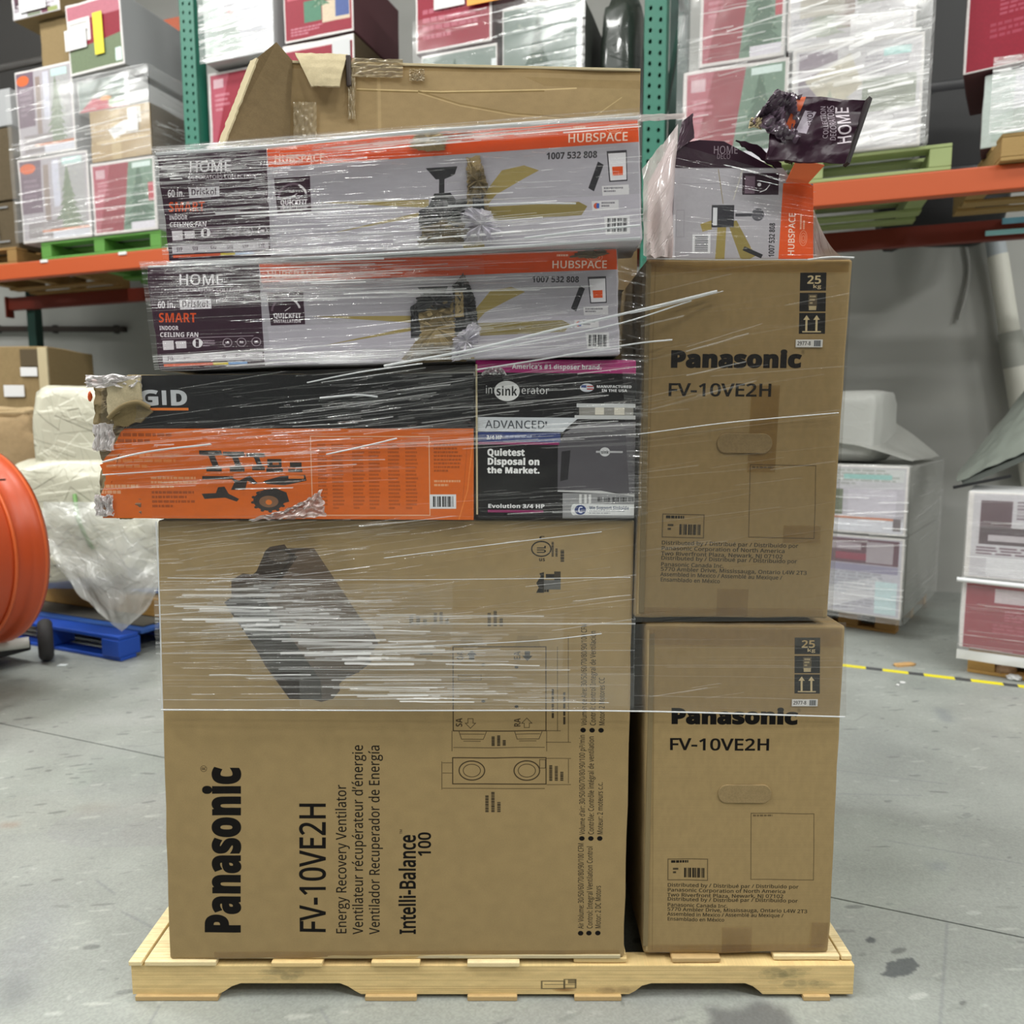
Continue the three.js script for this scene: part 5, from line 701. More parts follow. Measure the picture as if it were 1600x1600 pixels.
{ const t = thing('dark_mass', 'added dark lump for the shade in the upper corner behind the purple and white carton', 'wrapped load', rackAt(-6.05, PAL, 0.83), YAW); part('load', lumpGeo(0.95, 1.15, 0.22, 5, 0.05, 2, 25, 0.3).translate(0, 1.21, 0), std(0x1b1815, 0.7), t); part('film_band', lumpGeo(0.96, 0.04, 0.23, 4, 0.04, 2, 25, 0.3).translate(0, 1.7, 0), std(0x2a2622, 0.5), t); }  // dark lump added to blacken the corner where shade falls
// -- stacks seen above the open carton
rackPallet('wooden pallet hidden under the red cartons behind the open carton', -3.1, -1.9, 0.0, 1.0, wood(0xa07e4c));
rackPallet('wooden pallet hidden under the tree cartons beside the rack upright', -1.6, -0.3, 0.0, 1.0, wood(0xa07e4c));
rackCarton('red tree carton below the white film-wrapped carton, its lower neighbour hidden', 'red', -3.08, PAL, -2.5, 3.22, 0.0, 0.6, redSide, { s: 20 });
rackCarton('red tree carton beside the green upright under the white wrapped carton', 'red', -3.1, 3.23, -2.5, 3.72, 0.06, 0.6, redSide, { s: 21 });
rackCarton('white film-wrapped carton above the standing flap of the open carton', 'white', -3.06, 3.75, -2.5, 4.35, 0.0, 0.6, whiteSide, { s: 22 });
rackCarton('red carton with a narrow blue picture, above the folded pale flap', 'redwide', -2.42, 3.775, -1.9, 4.2, 0.0, 0.62, redSide, { s: 23 });
rackCarton('low red carton with a white corner under the one with the blue picture', 'redwide', -2.44, PAL, -1.9, 3.765, 0.0, 0.62, M.kraftDark, { s: 24, extras: (t, W, Hh) => sticker(t, W / 2 - 0.09, Hh - 0.09, 0.13, 0.12, whiteSide, 'paper_label') });
rackCarton('red carton with a white paper and a blank orange sheet', 'redlabel', -1.46, 3.555, -0.96, 4.1, -0.02, 0.9, redSide, { s: 25, extras: (t, W, Hh) => { sticker(t, -0.02, 0.33, 0.2, 0.2, M.white, 'paper_sheet'); part('orange_sheet', boxAt(0.3, 0.3, 0.003, 0.25, 0.36, 0.02, 0.001), std(0xf2a444, 0.6), t, 'blank orange paper sheet'); } });
rackCarton('red carton with an orange bauble under the one with the orange sheet', 'tree', -1.43, PAL, -0.93, 3.548, -0.01, 0.9, redSide, { s: 26 });
rackCarton('dark green tree carton with a bauble next to the dark film', 'tree', -0.9, PAL, -0.41, 3.73, -0.01, 0.9, std(0x3a3d38, 0.5), { s: 27 });
{ const t = thing('wrapped_bundle', 'dark green bundle under film beside the perforated upright', 'wrapped bundle', rackAt(-0.24, PAL + 0.03, 0.42), YAW); part('bundle', lumpGeo(0.13, 0.56, 0.3, 5, 0.08, 2.2, 15, 0.5).translate(0, 0.55, 0), new THREE.MeshPhysicalMaterial({ color: 0x2e352f, roughness: 0.3, clearcoat: 0.5, bumpMap: crumple, bumpScale: 0.01 }), t); }
{ const [a, b] = filmMaps(256, 256, 3, [{ ...farLines[0], n: 60, a1: 0.3 }], 0.02); rackFilm('clear stretch film over the red and green cartons beside the perforated upright', [[-1.47, PAL + 0.02, -0.39, 3.74, -0.04, 0]], filmMaterial(a, b, { rough: 0.16, bumpScale: 0.006 })); rackFilm('shiny stretch film over the white carton by the rack upright', [[-3.08, 3.74, -2.48, 4.36, -0.03, 0]], filmThick); }
// -- stack beside the damaged upright carton
rackPallet('pale green pallet under the white film-wrapped stack', 0.2, 1.49, -0.02, 1.05, std(0x93a06a, 0.6));
rackCarton('wrapped red tree carton, lower one behind the torn purple lid', 'red', 0.16, PAL, 0.71, 3.215, -0.02, 0.6, redSide, { s: 30 });
rackCarton('wrapped red tree carton, upper one against the grey wall', 'red', 0.24, 3.23, 0.68, 3.75, -0.0, 0.6, whiteSide, { s: 31 });
rackCarton('wrapped white tree carton standing on the pale green pallet', 'pale', 0.725, PAL, 1.34, 3.235, -0.03, 0.6, whiteSide, { s: 32 });
rackCarton('wrapped white carton with a green picture, topmost over the pale green pallet', 'pale', 0.69, 3.245, 1.3, 3.75, -0.0, 0.6, whiteSide, { s: 33 });
rackFilm('white layers of stretch film over the stack on the pale green pallet', [[0.7, PAL + 0.002, 1.36, 3.76, -0.06, 0.6]], filmThick);
rackFilm('clear stretch film over the two wrapped red tree cartons', [[0.13, PAL, 0.69, 3.7, -0.05, 0]], filmFar);
// -- dark load and the last stack at the edge
{ const t = thing('dark_mass', 'tall load wrapped in black plastic between the two white stacks', 'wrapped load', rackAt(1.68, DECK, 1.62), YAW); part('black_film', lumpGeo(0.42, 0.95, 0.22, 5, 0.06, 2.2, 5, 0.4).translate(0.06, 0.92, 0), std(0x161618, 0.5), t); for (const y of [0.4, 0.95]) part('film_band', lumpGeo(0.43, 0.05, 0.23, 4, 0.05, 2.2, 5, 0.4).translate(0.06, y, 0), std(0x2a2a2d, 0.4), t); }
rackPallet('plain wooden pallet at the edge under the last red carton', 1.69, 2.9, -0.07, 1.0, wood(0xa88c5a));
rackCarton('white wrapped carton with a red side strip on the plain wooden pallet', 'white', 1.63, PAL, 2.3, 3.05, 0.05, 0.6, redSide, { s: 40, yaw: -0.27 });
rackCarton('red and white carton, last at the edge above the white wrapped one', 'redlow', 1.53, 3.06, 2.25, 3.6, 0.04, 0.6, redSide, { s: 41, yaw: -0.27 });
rackFilm('white stretch film over the last stack at the edge', [[1.63, PAL, 1.9, 3.04, -0.08, 0]], filmThick);

// ---------------------------------------------------------------- on the floor behind the loaded pallet
{
  const yaw = -38 * Math.PI / 180, O = [2.332, 0, -2.8174], place = (u, y, w) => [O[0] + u * Math.cos(yaw) - w * Math.sin(yaw), y, O[2] - u * Math.sin(yaw) - w * Math.cos(yaw)];
  const floorPallet = (label, pos, turn, W, D, m, h = 0.12) => { const t = thing('wooden_pallet', label, 'pallet', pos, turn); for (const z of [-0.06, -D / 2, -D + 0.06]) for (const x of [-W / 2 + 0.06, 0, W / 2 - 0.06]) part('block', boxAt(0.12, h - 0.04, 0.1, x, h / 2, z, 0.004), m, t); for (let k = 0; k < 6; k++) part('deck_board', boxAt(W, 0.019, 0.12, 0, h - 0.0096, -0.07 - k * (D - 0.14) / 5, 0.004), m, t); for (const z of [-0.06, -D / 2, -D + 0.06]) part('bottom_board', boxAt(W, 0.019, 0.1, 0, 0.01, z, 0.004), m, t); return t; };
  const fc = (label, kind, u0, y0, u1, y1, w, d, side, s, g) => { const t = thing('carton', label, 'carton', place((u0 + u1) / 2, y0, w), yaw, g); part('body', cartonGeo(boxCorners(u1 - u0, y1 - y0, -(u1 - u0) / 2, 0.001, 0), [0, 0, -d], { n: 8, r: 0.008, dent: 0.006, s }), [side, side, side, side, typeof kind === 'string' ? design(kind, s) : kind, side], t); return t; };
  floorPallet('wooden pallet on the floor under the grey-sided wrapped stack', place(-0.33, 0, 0.14), yaw, 0.56, 1.1, wood(0xb0884e));
  const gs = std(0x8e8f8a, 0.5);
  fc('white and purple carton, lower one of the grey-sided stack on the floor', 'purple', -0.6, 0.125, -0.0, 0.62, 0, 1.2, gs, 50); fc('white carton with a green picture, upper one of the grey-sided stack on the floor', 'panel', -0.6, 0.63, -0.0, 1.05, 0, 1.2, gs, 51);
  const bd = thing('wrapped_bundle', 'grey bundle under sagging film on top of the floor stack', 'wrapped bundle', place(-0.3, 1.056, 0), yaw), film = new THREE.MeshPhysicalMaterial({ color: 0xc6c7c2, roughness: 0.32, transmission: 0.25, thickness: 0, clearcoat: 0.4, side: THREE.DoubleSide, bumpMap: crumple, bumpScale: 0.01 });
  part('bundle', lumpGeo(0.2, 0.23, 0.3, 5, 0.05, 2, 9, 0.35).translate(-0.1, 0.232, -0.42), std(0xc4c5c1, 0.5, { bumpMap: crumple, bumpScale: 0.008 }), bd); part('sagging_film', sheetGeo((u, v) => [-0.3 + 0.6 * u, 0.42 * (1 - Math.pow(u, 1.6)) * (0.3 + 0.7 * v) + 0.01 * N(u * 5, v * 4, 2) + 0.025, -0.06 - 1.0 * v * (0.3 + 0.7 * u) + 0.04 * N(u * 3, v * 2, 5)], 24, 16), film, bd); part('dark_wedge', boxAt(0.05, 0.1, 0.05, 0.06, 0.12, -0.2, 0.01).rotateY(0.2), std(0x4b4440, 0.7), bd);
  const fw = thing('stretch_wrap', 'clear stretch film around the grey-sided floor stack', 'stretch wrap', place(0, 0.1, 0), yaw); part('film', sheetGeo((u, v) => [-0.61 + 0.62 * u, 0.96 * v, 0.016 + 0.004 * N(u * 6, v * 8, 3)], 16, 16), filmFar, fw); part('film', sheetGeo((u, v) => [0.016 + 0.004 * N(u * 6, v * 8, 5), 0.96 * v, 0.01 - 1.2 * u], 16, 16), filmFar, fw);
  // the last stack, nearer, at the edge
  const NY = -0.6, O2 = [2.3546, 0, -2.2303], p2 = (u, y, w) => [O2[0] + u * Math.cos(NY) - w * Math.sin(NY), y, O2[2] - u * Math.sin(NY) - w * Math.cos(NY)], t2 = (label, kind, y0, y1, s, du = 0) => { const t = thing('carton', label, 'carton', p2(0.45 + du, y0, 0), NY, 'cartons of the near edge stack on the floor'); part('body', cartonGeo(boxCorners(0.95, y1 - y0, -0.475, 0.001, 0), [0, 0, -0.5], { n: 8, r: 0.008, dent: 0.006, s }), [whiteSide, whiteSide, whiteSide, whiteSide, design(kind, s), whiteSide], t); };
  floorPallet('wooden pallet on the floor beside the yellow and black tape', p2(0.49, 0, 0.03), NY, 0.94, 0.6, wood(0xc09a5c), 0.13);
  t2('red carton lowest on the pallet beside the yellow and black tape', 'redlow', 0.135, 0.5, 60); t2('white carton with purple and orange print above the red one', 'lamp', 0.51, 0.955, 61, 0.0);
  { const t = thing('stretch_wrap', 'white stretch film around the near edge stack by the floor tape', 'stretch wrap', p2(0, 0, 0), NY); part('film', sheetGeo((u, v) => [-0.03 + 0.98 * u, 0.1 + 0.42 * v, 0.02 + 0.006 * N(u * 5, v * 9, 2)], 14, 14), filmFar, t); part('film', sheetGeo((u, v) => [-0.03 + 0.98 * u, 0.5 + 0.46 * v, 0.022 + 0.006 * N(u * 5, v * 9, 6)], 14, 14), filmFar, t); part('film_fold', tube([[-0.05, 0.5, 0.03], [0.3, 0.497, 0.034], [0.9, 0.5, 0.03]], 0.012, 16, 6), new THREE.MeshPhysicalMaterial({ color: 0xe0e2e4, roughness: 0.3 }), t); part('film_skirt', sheetGeo((u, v) => [-0.03 + 0.98 * u, 0.085 + 0.05 * v, 0.03 + 0.008 * N(u * 8, v, 4)], 20, 3), std(0xd5d6d6, 0.4), t); }
  const A = [[2.2878, 0.9897, -2.28], [2.7521, 1.1998, -2.28], [3.0555, 1.6476, -2.75], [2.5784, 1.0069, -2.75]], c = thing('plastic_cover', 'grey-green plastic sheet sloping over the near edge stack', 'plastic sheet', [A[0][0], A[0][1] + 0.012, A[0][2]]);
  part('sheet', slabGeo((u, v) => { const q = sub(bil(A, u, v), A[0]), b = 0.05 * Math.sin(v * 3.1) * (0.3 + u); return [q[0] + 0.008 * N(u * 9, v * 9, 2), q[1] + b + 0.012 * N(u * 5, v * 7, 4), q[2]]; }, 30, 24, 0.004), new THREE.MeshPhysicalMaterial({ color: 0x777d76, roughness: 0.35, clearcoat: 0.3 }), c);
  part('strap', boxAt(0.3, 0.016, 0.004, 0, 0, 0, 0.001).rotateZ(0.2).translate(0.12, 0.0, 0.02), M.black, c, 'black strap along the lower hem');
  part('core', slabGeo((u, v) => { const q = sub(bil(A, 0.08 + 0.9 * u, v), A[0]); return [q[0], q[1] * 0.92 - 0.015, q[2] - 0.02]; }, 8, 8, 0.03), std(0x5e635e, 0.6), c);
}
// floor tape: yellow and black lengths
{
  const a = [1.7408, 0, -2.3841], b = [2.5397, 0, -2.0273], dx = b[0] - a[0], dz = b[2] - a[2], L = Math.hypot(dx, dz), t = thing('floor_tape', 'yellow and black hazard tape stuck along the concrete aisle', 'floor tape', [a[0], 0, a[2]], -Math.atan2(dz, dx)), y = std(0xe6d92c, 0.5), k = std(0x47484a, 0.5);
  const px = [-3.2, 0, 0.045, 0.19, 0.28, 0.42, 0.5, 0.66, 0.74, 0.9, 0.97, 1.3, 1.4, 1.8]; for (let i = 0; i < px.length - 1; i++) part('tape_length', boxAt((px[i + 1] - px[i]) * L - 0.002, 0.0012, 0.045, (px[i] + px[i + 1]) / 2 * L, 0.001, 0, 0.0003), i % 2 || i === 0 ? k : y, t);
  const chip = (label, p, sx, sy, sz, m, turn) => { const c = thing('wood_scrap', label, 'scrap', [p[0], 0, p[2]], turn); part('splinter', lumpGeo(sx, sy, sz, 3, 0.3, 2.5, p[0] * 3, 0.55).translate(0, sy * 0.8, 0), m, c); };
  chip('small pale wood scrap lying by the floor tape', [2.1164, 0, -2.3567], 0.06, 0.008, 0.02, wood(0xd0a873), 0.2); chip('rounded brown wood scrap in front of the near edge pallet', [2.5589, 0, -2.21], 0.055, 0.03, 0.04, wood(0xb29478), 0.1);
  const d = thing('plastic_scrap', 'crumpled clear plastic scrap beside the brown wood scrap', 'scrap', [2.5588, 0, -2.1309]); part('scrap', lumpGeo(0.03, 0.014, 0.025, 4, 0.5, 3, 3, 0.8).translate(0, 0.013, 0), std(0xe0e2e4, 0.3), d);
  const e = thing('paper_crumbs', 'two small white paper crumbs on the concrete near the tape', 'litter', [1.9609, 0, -2.0737]); e.userData.kind = 'stuff'; part('crumb', mergeGeometries([lumpGeo(0.014, 0.006, 0.009, 2, 0.4, 3, 3, 0.8).translate(0, 0.005, 0), lumpGeo(0.008, 0.004, 0.006, 2, 0.4, 3, 5, 0.8).translate(-0.04, 0.004, 0.03)]), M.white, e);
  const f = thing('paper_scrap', 'tiny white paper scrap on the concrete in front of the blue pallet', 'litter', [-2.4276, 0, -2.3567]); part('scrap', boxAt(0.045, 0.003, 0.03, 0, 0.003, 0, 0.001), std(0xe8f0f0, 0.5), f);
}
// -- behind on the other side: brown cartons, wrapped bale, blue pallet, drum fan
{
  const R0 = [-3.4675, 1.8844, -4.1], pos = [R0[0] - 0.475, 0, -4.4], b = thing('carton', 'tall brown carton with two white labels by the grey wall', 'carton', pos, 0);
  part('body', cartonGeo(boxCorners(0.95, R0[1], -0.475, 0.001, 0.3), [0, 0, -0.6], { n: 9, r: 0.01, dent: 0.006, s: 70 }), M.kraft, b); part('corner_post', boxAt(0.07, R0[1] - 0.02, 0.02, 0.44, R0[1] / 2, 0.305, 0.004), M.kraftPale, b);
  const on = (p) => [p[0] - pos[0], p[1], p[2] - pos[2] + 0.009], lab = (name, a, c, m) => { const p = on(a), q = on(c); part(name, boxAt(q[0] - p[0], p[1] - q[1], 0.003, (p[0] + q[0]) / 2, (p[1] + q[1]) / 2, p[2], 0.001), m, b); };
  lab('recess', [-3.6698, 1.861, -4.1], [-3.5352, 1.7386, -4.1], M.kraftDark); lab('paper_label', [-3.6715, 1.7288, -4.095], [-3.547, 1.6627, -4.095], M.white); lab('paper_label', [-3.8061, 1.5965, -4.095], [-3.654, 1.511, -4.095], M.white);
  const s = thing('paper_sack', 'crumpled brown paper sack in front of the tall brown carton', 'sack', [-3.62, 0, -3.72], 0.2); part('sack', lumpGeo(0.36, 0.66, 0.2, 5, 0.12, 2.6, 4, 0.5).translate(0, 0.68, 0), cardboard(0x9c8564), s); part('folded_top', lumpGeo(0.3, 0.06, 0.1, 4, 0.3, 3, 8, 0.7).translate(0.04, 1.36, 0.0), cardboard(0xb09a76), s);
  // blue pallet
  const C = [-2.1489, 0, -2.4119], yaw = -0.42, blue = std(0x1d4fb8, 0.45), p = thing('plastic_pallet', 'bright blue pallet on the floor under the wrapped bale', 'pallet', C, yaw);
  for (const [x, z] of [[-0.07, -0.07], [-0.62, -0.07], [-1.17, -0.07], [-0.07, -0.5], [-1.17, -0.5], [-0.07, -0.93], [-0.62, -0.93], [-1.17, -0.93]]) part('block', boxAt(0.14, 0.1, 0.14, x, 0.07, z, 0.008), blue, p);
  for (let k = 0; k < 7; k++) part('deck_board', boxAt(1.24, 0.022, 0.125, -0.62, 0.131, -0.065 - k * 0.145, 0.005), k === 0 ? blue : std(0x2a55a0, 0.55), p);
  for (const z of [-0.06, -0.5, -0.94]) part('bottom_board', boxAt(1.24, 0.02, 0.1, -0.62, 0.0105, z, 0.005), blue, p);
  const dl = std(0x4c4a44, 0.7); part('shade_mat', boxAt(1.1, 0.008, 0.4, -0.6, 0.147, -0.4, 0.003), dl, p);  // dark grey sheet stands in for the shade under the bale
  const wd = thing('timber_bearer', 'brown timber bearer lying on the blue pallet under the bale', 'timber', [C[0] + 0.1, 0.152, C[2] - 0.42], yaw); part('bearer', boxAt(1.5, 0.11, 0.12, -0.4, 0.056, 0, 0.006), wood(0xb08a4c), wd); 
  // bale
  const filmCream = new THREE.MeshPhysicalMaterial({ color: 0xd2d0bc, roughness: 0.34, transmission: 0.12, thickness: 0, clearcoat: 0.5, clearcoatRoughness: 0.2, side: THREE.DoubleSide, bumpMap: crumple, bumpScale: 0.035 });
  const bl = thing('wrapped_bale', 'cream bale wrapped in crumpled plastic film on the blue pallet', 'bale', [-2.42, 0.27, -3.12], 0.2);
  part('lower_bale', lumpGeo(0.68, 0.4, 0.3, 6, 0.1, 3.2, 11, 0.42).translate(0, 0.43, 0), filmCream, bl); part('upper_bale', lumpGeo(0.24, 0.42, 0.2, 6, 0.05, 3, 13, 0.38).translate(-0.21, 0.84, 0.03), filmCream, bl); part('side_roll', lumpGeo(0.36, 0.24, 0.2, 5, 0.14, 3, 17, 0.6).translate(0.4, 0.3, 0.2), filmCream, bl);
  part('green_cord', tube([[-0.2, 0.62, 0.3], [-0.17, 0.5, 0.36], [-0.14, 0.4, 0.37], [-0.1, 0.3, 0.36]], 0.012, 20, 6), std(0x6f9a5a, 0.6), bl); part('green_tag', boxAt(0.05, 0.07, 0.006, 0.05, 0.6, 0.33, 0.002), std(0x3f9a58, 0.5), bl);
  const lf = thing('loose_film', 'loose clear plastic film hanging from the bale over the blue pallet', 'plastic film', [-2.32, 0.2, -2.5], -0.1), clear = new THREE.MeshPhysicalMaterial({ color: 0xdfe0dc, roughness: 0.2, transmission: 0.62, thickness: 0, side: THREE.DoubleSide, bumpMap: crumple, bumpScale: 0.02 });
  part('film', sheetGeo((u, v) => { const k = 1 - v; return [-0.36 + 0.86 * u + (0.62 - u) * 0.5 * k * k, 0.06 + 0.6 * v + 0.3 * Math.abs(u - 0.62) * k - 0.1 * k, 0.03 - 0.16 * v + 0.06 * N(u * 3.5, v * 3, 3) + 0.012 * N(u * 11, v * 6, 8)]; }, 70, 60), clear, lf);
  // drum fan; local x is the drum's axis, pointing away from the camera
  const D0 = [-2.6, 0, -2.1], th = 65 * Math.PI / 180, CY = 0.7, t = thing('drum_fan', 'large orange drum fan on black wheels, cut off by the picture edge', 'drum fan', D0, th);
  const here = (p) => { const dx = p[0] - D0[0], dz = p[2] - D0[2]; return [dx * Math.cos(th) - dz * Math.sin(th), p[1], dx * Math.sin(th) + dz * Math.cos(th)]; };
  const prof = [[0.44, -0.62], [0.468, -0.62], [0.472, -0.6], [0.455, -0.58], [0.455, -0.4], [0.462, -0.385], [0.455, -0.37], [0.455, -0.13], [0.462, -0.12], [0.462, -0.075], [0.484, -0.07], [0.49, -0.02], [0.484, 0.0], [0.446, 0.0], [0.446, -0.6]].map((q) => new THREE.Vector2(...q));
  part('drum', new THREE.LatheGeometry(prof, 96).rotateZ(-Math.PI / 2).translate(0, CY, 0), std(0xbd4a22, 0.36, { side: THREE.DoubleSide }), t); part('rim', new THREE.TorusGeometry(0.474, 0.017, 10, 96).rotateY(Math.PI / 2).translate(-0.02, CY, 0), std(0xd4602f, 0.35), t); part('rim', new THREE.TorusGeometry(0.462, 0.008, 8, 96).rotateY(Math.PI / 2).translate(-0.14, CY, 0), std(0xd4602f, 0.35), t);
  const rings = []; for (const r of [0.1, 0.18, 0.26, 0.34, 0.43]) for (const x of [-0.005, -0.61]) rings.push(new THREE.TorusGeometry(r, 0.004, 6, 40).rotateY(Math.PI / 2).translate(x, CY, 0)); for (let k = 0; k < 8; k++) for (const x of [-0.005, -0.61]) rings.push(new THREE.CylinderGeometry(0.004, 0.004, 0.88, 6).rotateX(k * Math.PI / 8).translate(x, CY, 0)); part('guard_grille', mergeGeometries(rings), M.dark, t);
  part('hub', new THREE.CylinderGeometry(0.09, 0.09, 0.3, 24).rotateZ(Math.PI / 2).translate(-0.3, CY, 0), M.dark, t); for (let k = 0; k < 4; k++) part('blade', slabGeo((u, v) => [-0.3 + 0.1 * (v - 0.5), 0.08 + 0.33 * u, 0.2 * (v - 0.5) * (0.6 + 0.5 * u)], 8, 4, 0.004).rotateX(k * Math.PI / 2).translate(0, CY, 0), M.steel, t);
  part('drum_slot', boxAt(0.12, 0.014, 0.01, -0.2, 0.458, 0, 0.003).rotateX(0.75).translate(0.12, CY, 0), std(0x3a1a10, 0.6), t);
  part('axle_tube', tube([here([-2.75, 0.2, -1.95]), here([-2.5, 0.2, -2.08]), here([-2.44, 0.2, -2.12])], 0.028, 12, 10), std(0xd5d6d2, 0.4), t);
  for (const s of [1, -1]) part('stand_leg', tube([[-0.3, 0.12, s * 0.42], [-0.3, 0.45, s * 0.48], [-0.3, CY, s * 0.49]], 0.02, 12, 8), M.dark, t); part('base_bar', boxAt(0.5, 0.06, 0.5, 0.02, 0.1, -0.4, 0.01), M.black, t);
  for (const z of [-0.62, -0.12]) { const w = part('wheel', new THREE.TorusGeometry(0.082, 0.034, 14, 40).scale(1, 1, 1.1).rotateY(1.0).translate(0.33, 0.117, z), std(0x343233, 0.7), t); part('wheel_hub', new THREE.CylinderGeometry(0.05, 0.05, 0.05, 24).rotateX(Math.PI / 2).rotateY(1.0).translate(0.33, 0.117, z), M.dark, w); }
}

// ---------------------------------------------------------------- stretch film around the load
{
  const t = thing('stretch_wrap', 'clear streaky stretch film wound around the stacked cartons on the pine pallet', 'stretch wrap', [0, 0, 0]);
  const sheet = (c, maps, o = {}) => { const [a, b] = maps; return part('film', sheetGeo((u, v) => { const p = bil(c, u, v); return [p[0], p[1], p[2] + 0.0016 * N(u * 7 + c[0][1] * 9, v * 5, 3)]; }, 40, 24), filmMaterial(a, b, { rough: 0.11, bumpScale: 0.0022, ...o }), t); };
  const off = (f, z) => f.map((p) => [p[0], p[1], p[2] + z]);
  // around the lower cartons: from the tool carton down to the last turn
  const lowC = [[-0.7544, 0.6766, 0.004], [0.2587, 0.6766, 0.004], [0.2607, 1.0908, -0.006], [-0.7476, 1.0908, -0.006]];
  sheet(lowC, filmMaps(1024, 512, 11, [
    { n: 60, x0: 0, x1: 0.5, y0: 0.05, y1: 0.35, l0: 0.03, l1: 0.25, slope: 0.12, fan: 0.05, w0: 0.6, w1: 2, a0: 0.08, a1: 0.4 },
    { n: 46, x0: 0.2, x1: 1, y0: 0.0, y1: 0.55, l0: 0.05, l1: 0.35, slope: 0.16, fan: 0.03, w0: 0.8, w1: 2.4, a0: 0.1, a1: 0.5 },
    { n: 170, x0: 0, x1: 0.62, y0: 0.3, y1: 0.7, l0: 0.04, l1: 0.28, slope: 0.05, fan: 0.05, w0: 0.8, w1: 3.6, a0: 0.12, a1: 0.75 },
    { n: 44, x0: 0.2, x1: 0.75, y0: 0.5, y1: 0.98, l0: 0.2, l1: 0.8, slope: 0.0, fan: 0.004, w0: 1, w1: 4, a0: 0.2, a1: 0.7 },
    { n: 40, x0: 0, x1: 1, y0: 0.45, y1: 1, l0: 0.5, l1: 1.5, slope: 0, fan: 0.003, w0: 0.6, w1: 1.6, a0: 0.06, a1: 0.25 },
    { n: 30, x0: 0, x1: 0.12, y0: 0.05, y1: 0.95, l0: 0.02, l1: 0.08, slope: 0.02, w0: 1, w1: 3, a0: 0.1, a1: 0.35 }], 0.006, 0.75));
  // in front of the narrow cartons; the grey tint also carries their shadow tone
  sheet([[0.2615, 0.666, -0.012], [0.7191, 0.6546, -0.012], [0.7086, 0.8632, -0.012], [0.258, 0.8591, -0.012]], filmMaps(512, 256, 12, [{ n: 36, x0: 0, x1: 1, y0: 0, y1: 1, l0: 0.5, l1: 1.4, slope: 0, fan: 0.006, w0: 0.7, w1: 2, a0: 0.05, a1: 0.22 }, { n: 4, x0: 0.2, x1: 0.5, y0: 0.6, y1: 0.8, l0: 0.1, l1: 0.3, slope: 0.2, w0: 1, w1: 2, a0: 0.3, a1: 0.5 }], 0.004, 0.7), { bumpScale: 0.001, ior: 1.6, tint: 0xf2f0ee });
  sheet([[0.2572, 0.8643, -0.008], [0.6768, 0.8671, -0.008], [0.6832, 1.6107, -0.008], [0.2615, 1.6107, -0.008]], filmMaps(512, 768, 13, [{ n: 50, x0: 0, x1: 1, y0: 0, y1: 1, l0: 0.3, l1: 1.2, slope: 0.1, fan: 0.06, w0: 0.6, w1: 1.8, a0: 0.04, a1: 0.2 }, { n: 14, x0: 0, x1: 0.5, y0: 0.05, y1: 0.4, l0: 0.2, l1: 0.7, slope: 0.22, fan: 0.04, w0: 1, w1: 3, a0: 0.15, a1: 0.4 }], 0.004, 0.7), { bumpScale: 0.001, ior: 1.6, tint: 0xebe9e6 });
  // around the tool and disposal cartons
  sheet([[-0.8648, 1.0881, -0.006], [0.2688, 1.0881, -0.006], [0.2624, 1.4126, -0.006], [-0.8339, 1.3742, -0.006]], filmMaps(1024, 384, 14, [
    { n: 90, x0: 0.02, x1: 0.5, y0: 0.35, y1: 0.8, l0: 0.03, l1: 0.25, slope: 0.05, fan: 0.05, w0: 0.8, w1: 3.2, a0: 0.12, a1: 0.6 },
    { n: 80, x0: 0.4, x1: 1, y0: 0.0, y1: 0.42, l0: 0.03, l1: 0.25, slope: 0.1, fan: 0.08, w0: 0.7, w1: 2.6, a0: 0.1, a1: 0.6 },
    { n: 50, x0: 0.1, x1: 0.75, y0: 0.0, y1: 0.4, l0: 0.05, l1: 0.3, slope: 0.12, fan: 0.08, w0: 0.7, w1: 2, a0: 0.08, a1: 0.4 },
    { n: 26, x0: 0.5, x1: 1, y0: 0.38, y1: 0.55, l0: 0.15, l1: 0.5, slope: 0.05, fan: 0.03, w0: 0.8, w1: 3, a0: 0.15, a1: 0.5 },
    { n: 14, x0: 0.7, x1: 1, y0: 0.82, y1: 0.98, l0: 0.05, l1: 0.3, slope: 0.06, fan: 0.03, w0: 0.8, w1: 2.4, a0: 0.15, a1: 0.5 }], 0.006, 0.75));
  // around the fan cartons
  sheet(off(FLO, 0.02), filmMaps(1024, 320, 15, [
    { n: 170, x0: 0, x1: 0.35, y0: 0, y1: 0.42, l0: 0.02, l1: 0.2, slope: 0.0, fan: 0.02, w0: 0.8, w1: 2.6, a0: 0.1, a1: 0.5 },
    { n: 70, x0: 0.2, x1: 0.8, y0: 0.0, y1: 0.4, l0: 0.06, l1: 0.4, slope: 0.0, fan: 0.03, w0: 1, w1: 4, a0: 0.2, a1: 0.75 },
    { n: 60, x0: 0.0, x1: 0.7, y0: 0.84, y1: 1, l0: 0.05, l1: 0.5, slope: 0.05, fan: 0.04, w0: 1, w1: 4, a0: 0.2, a1: 0.7 },
    { n: 70, x0: 0.6, x1: 1, y0: 0.55, y1: 1, l0: 0.08, l1: 0.4, slope: 0.12, fan: 0.04, w0: 0.8, w1: 2.6, a0: 0.1, a1: 0.5 },
    { n: 60, x0: 0, x1: 1, y0: 0.2, y1: 0.95, l0: 0.1, l1: 0.5, slope: 0.0, fan: 0.03, w0: 0.6, w1: 1.6, a0: 0.05, a1: 0.25 }], 0.006, 0.9));
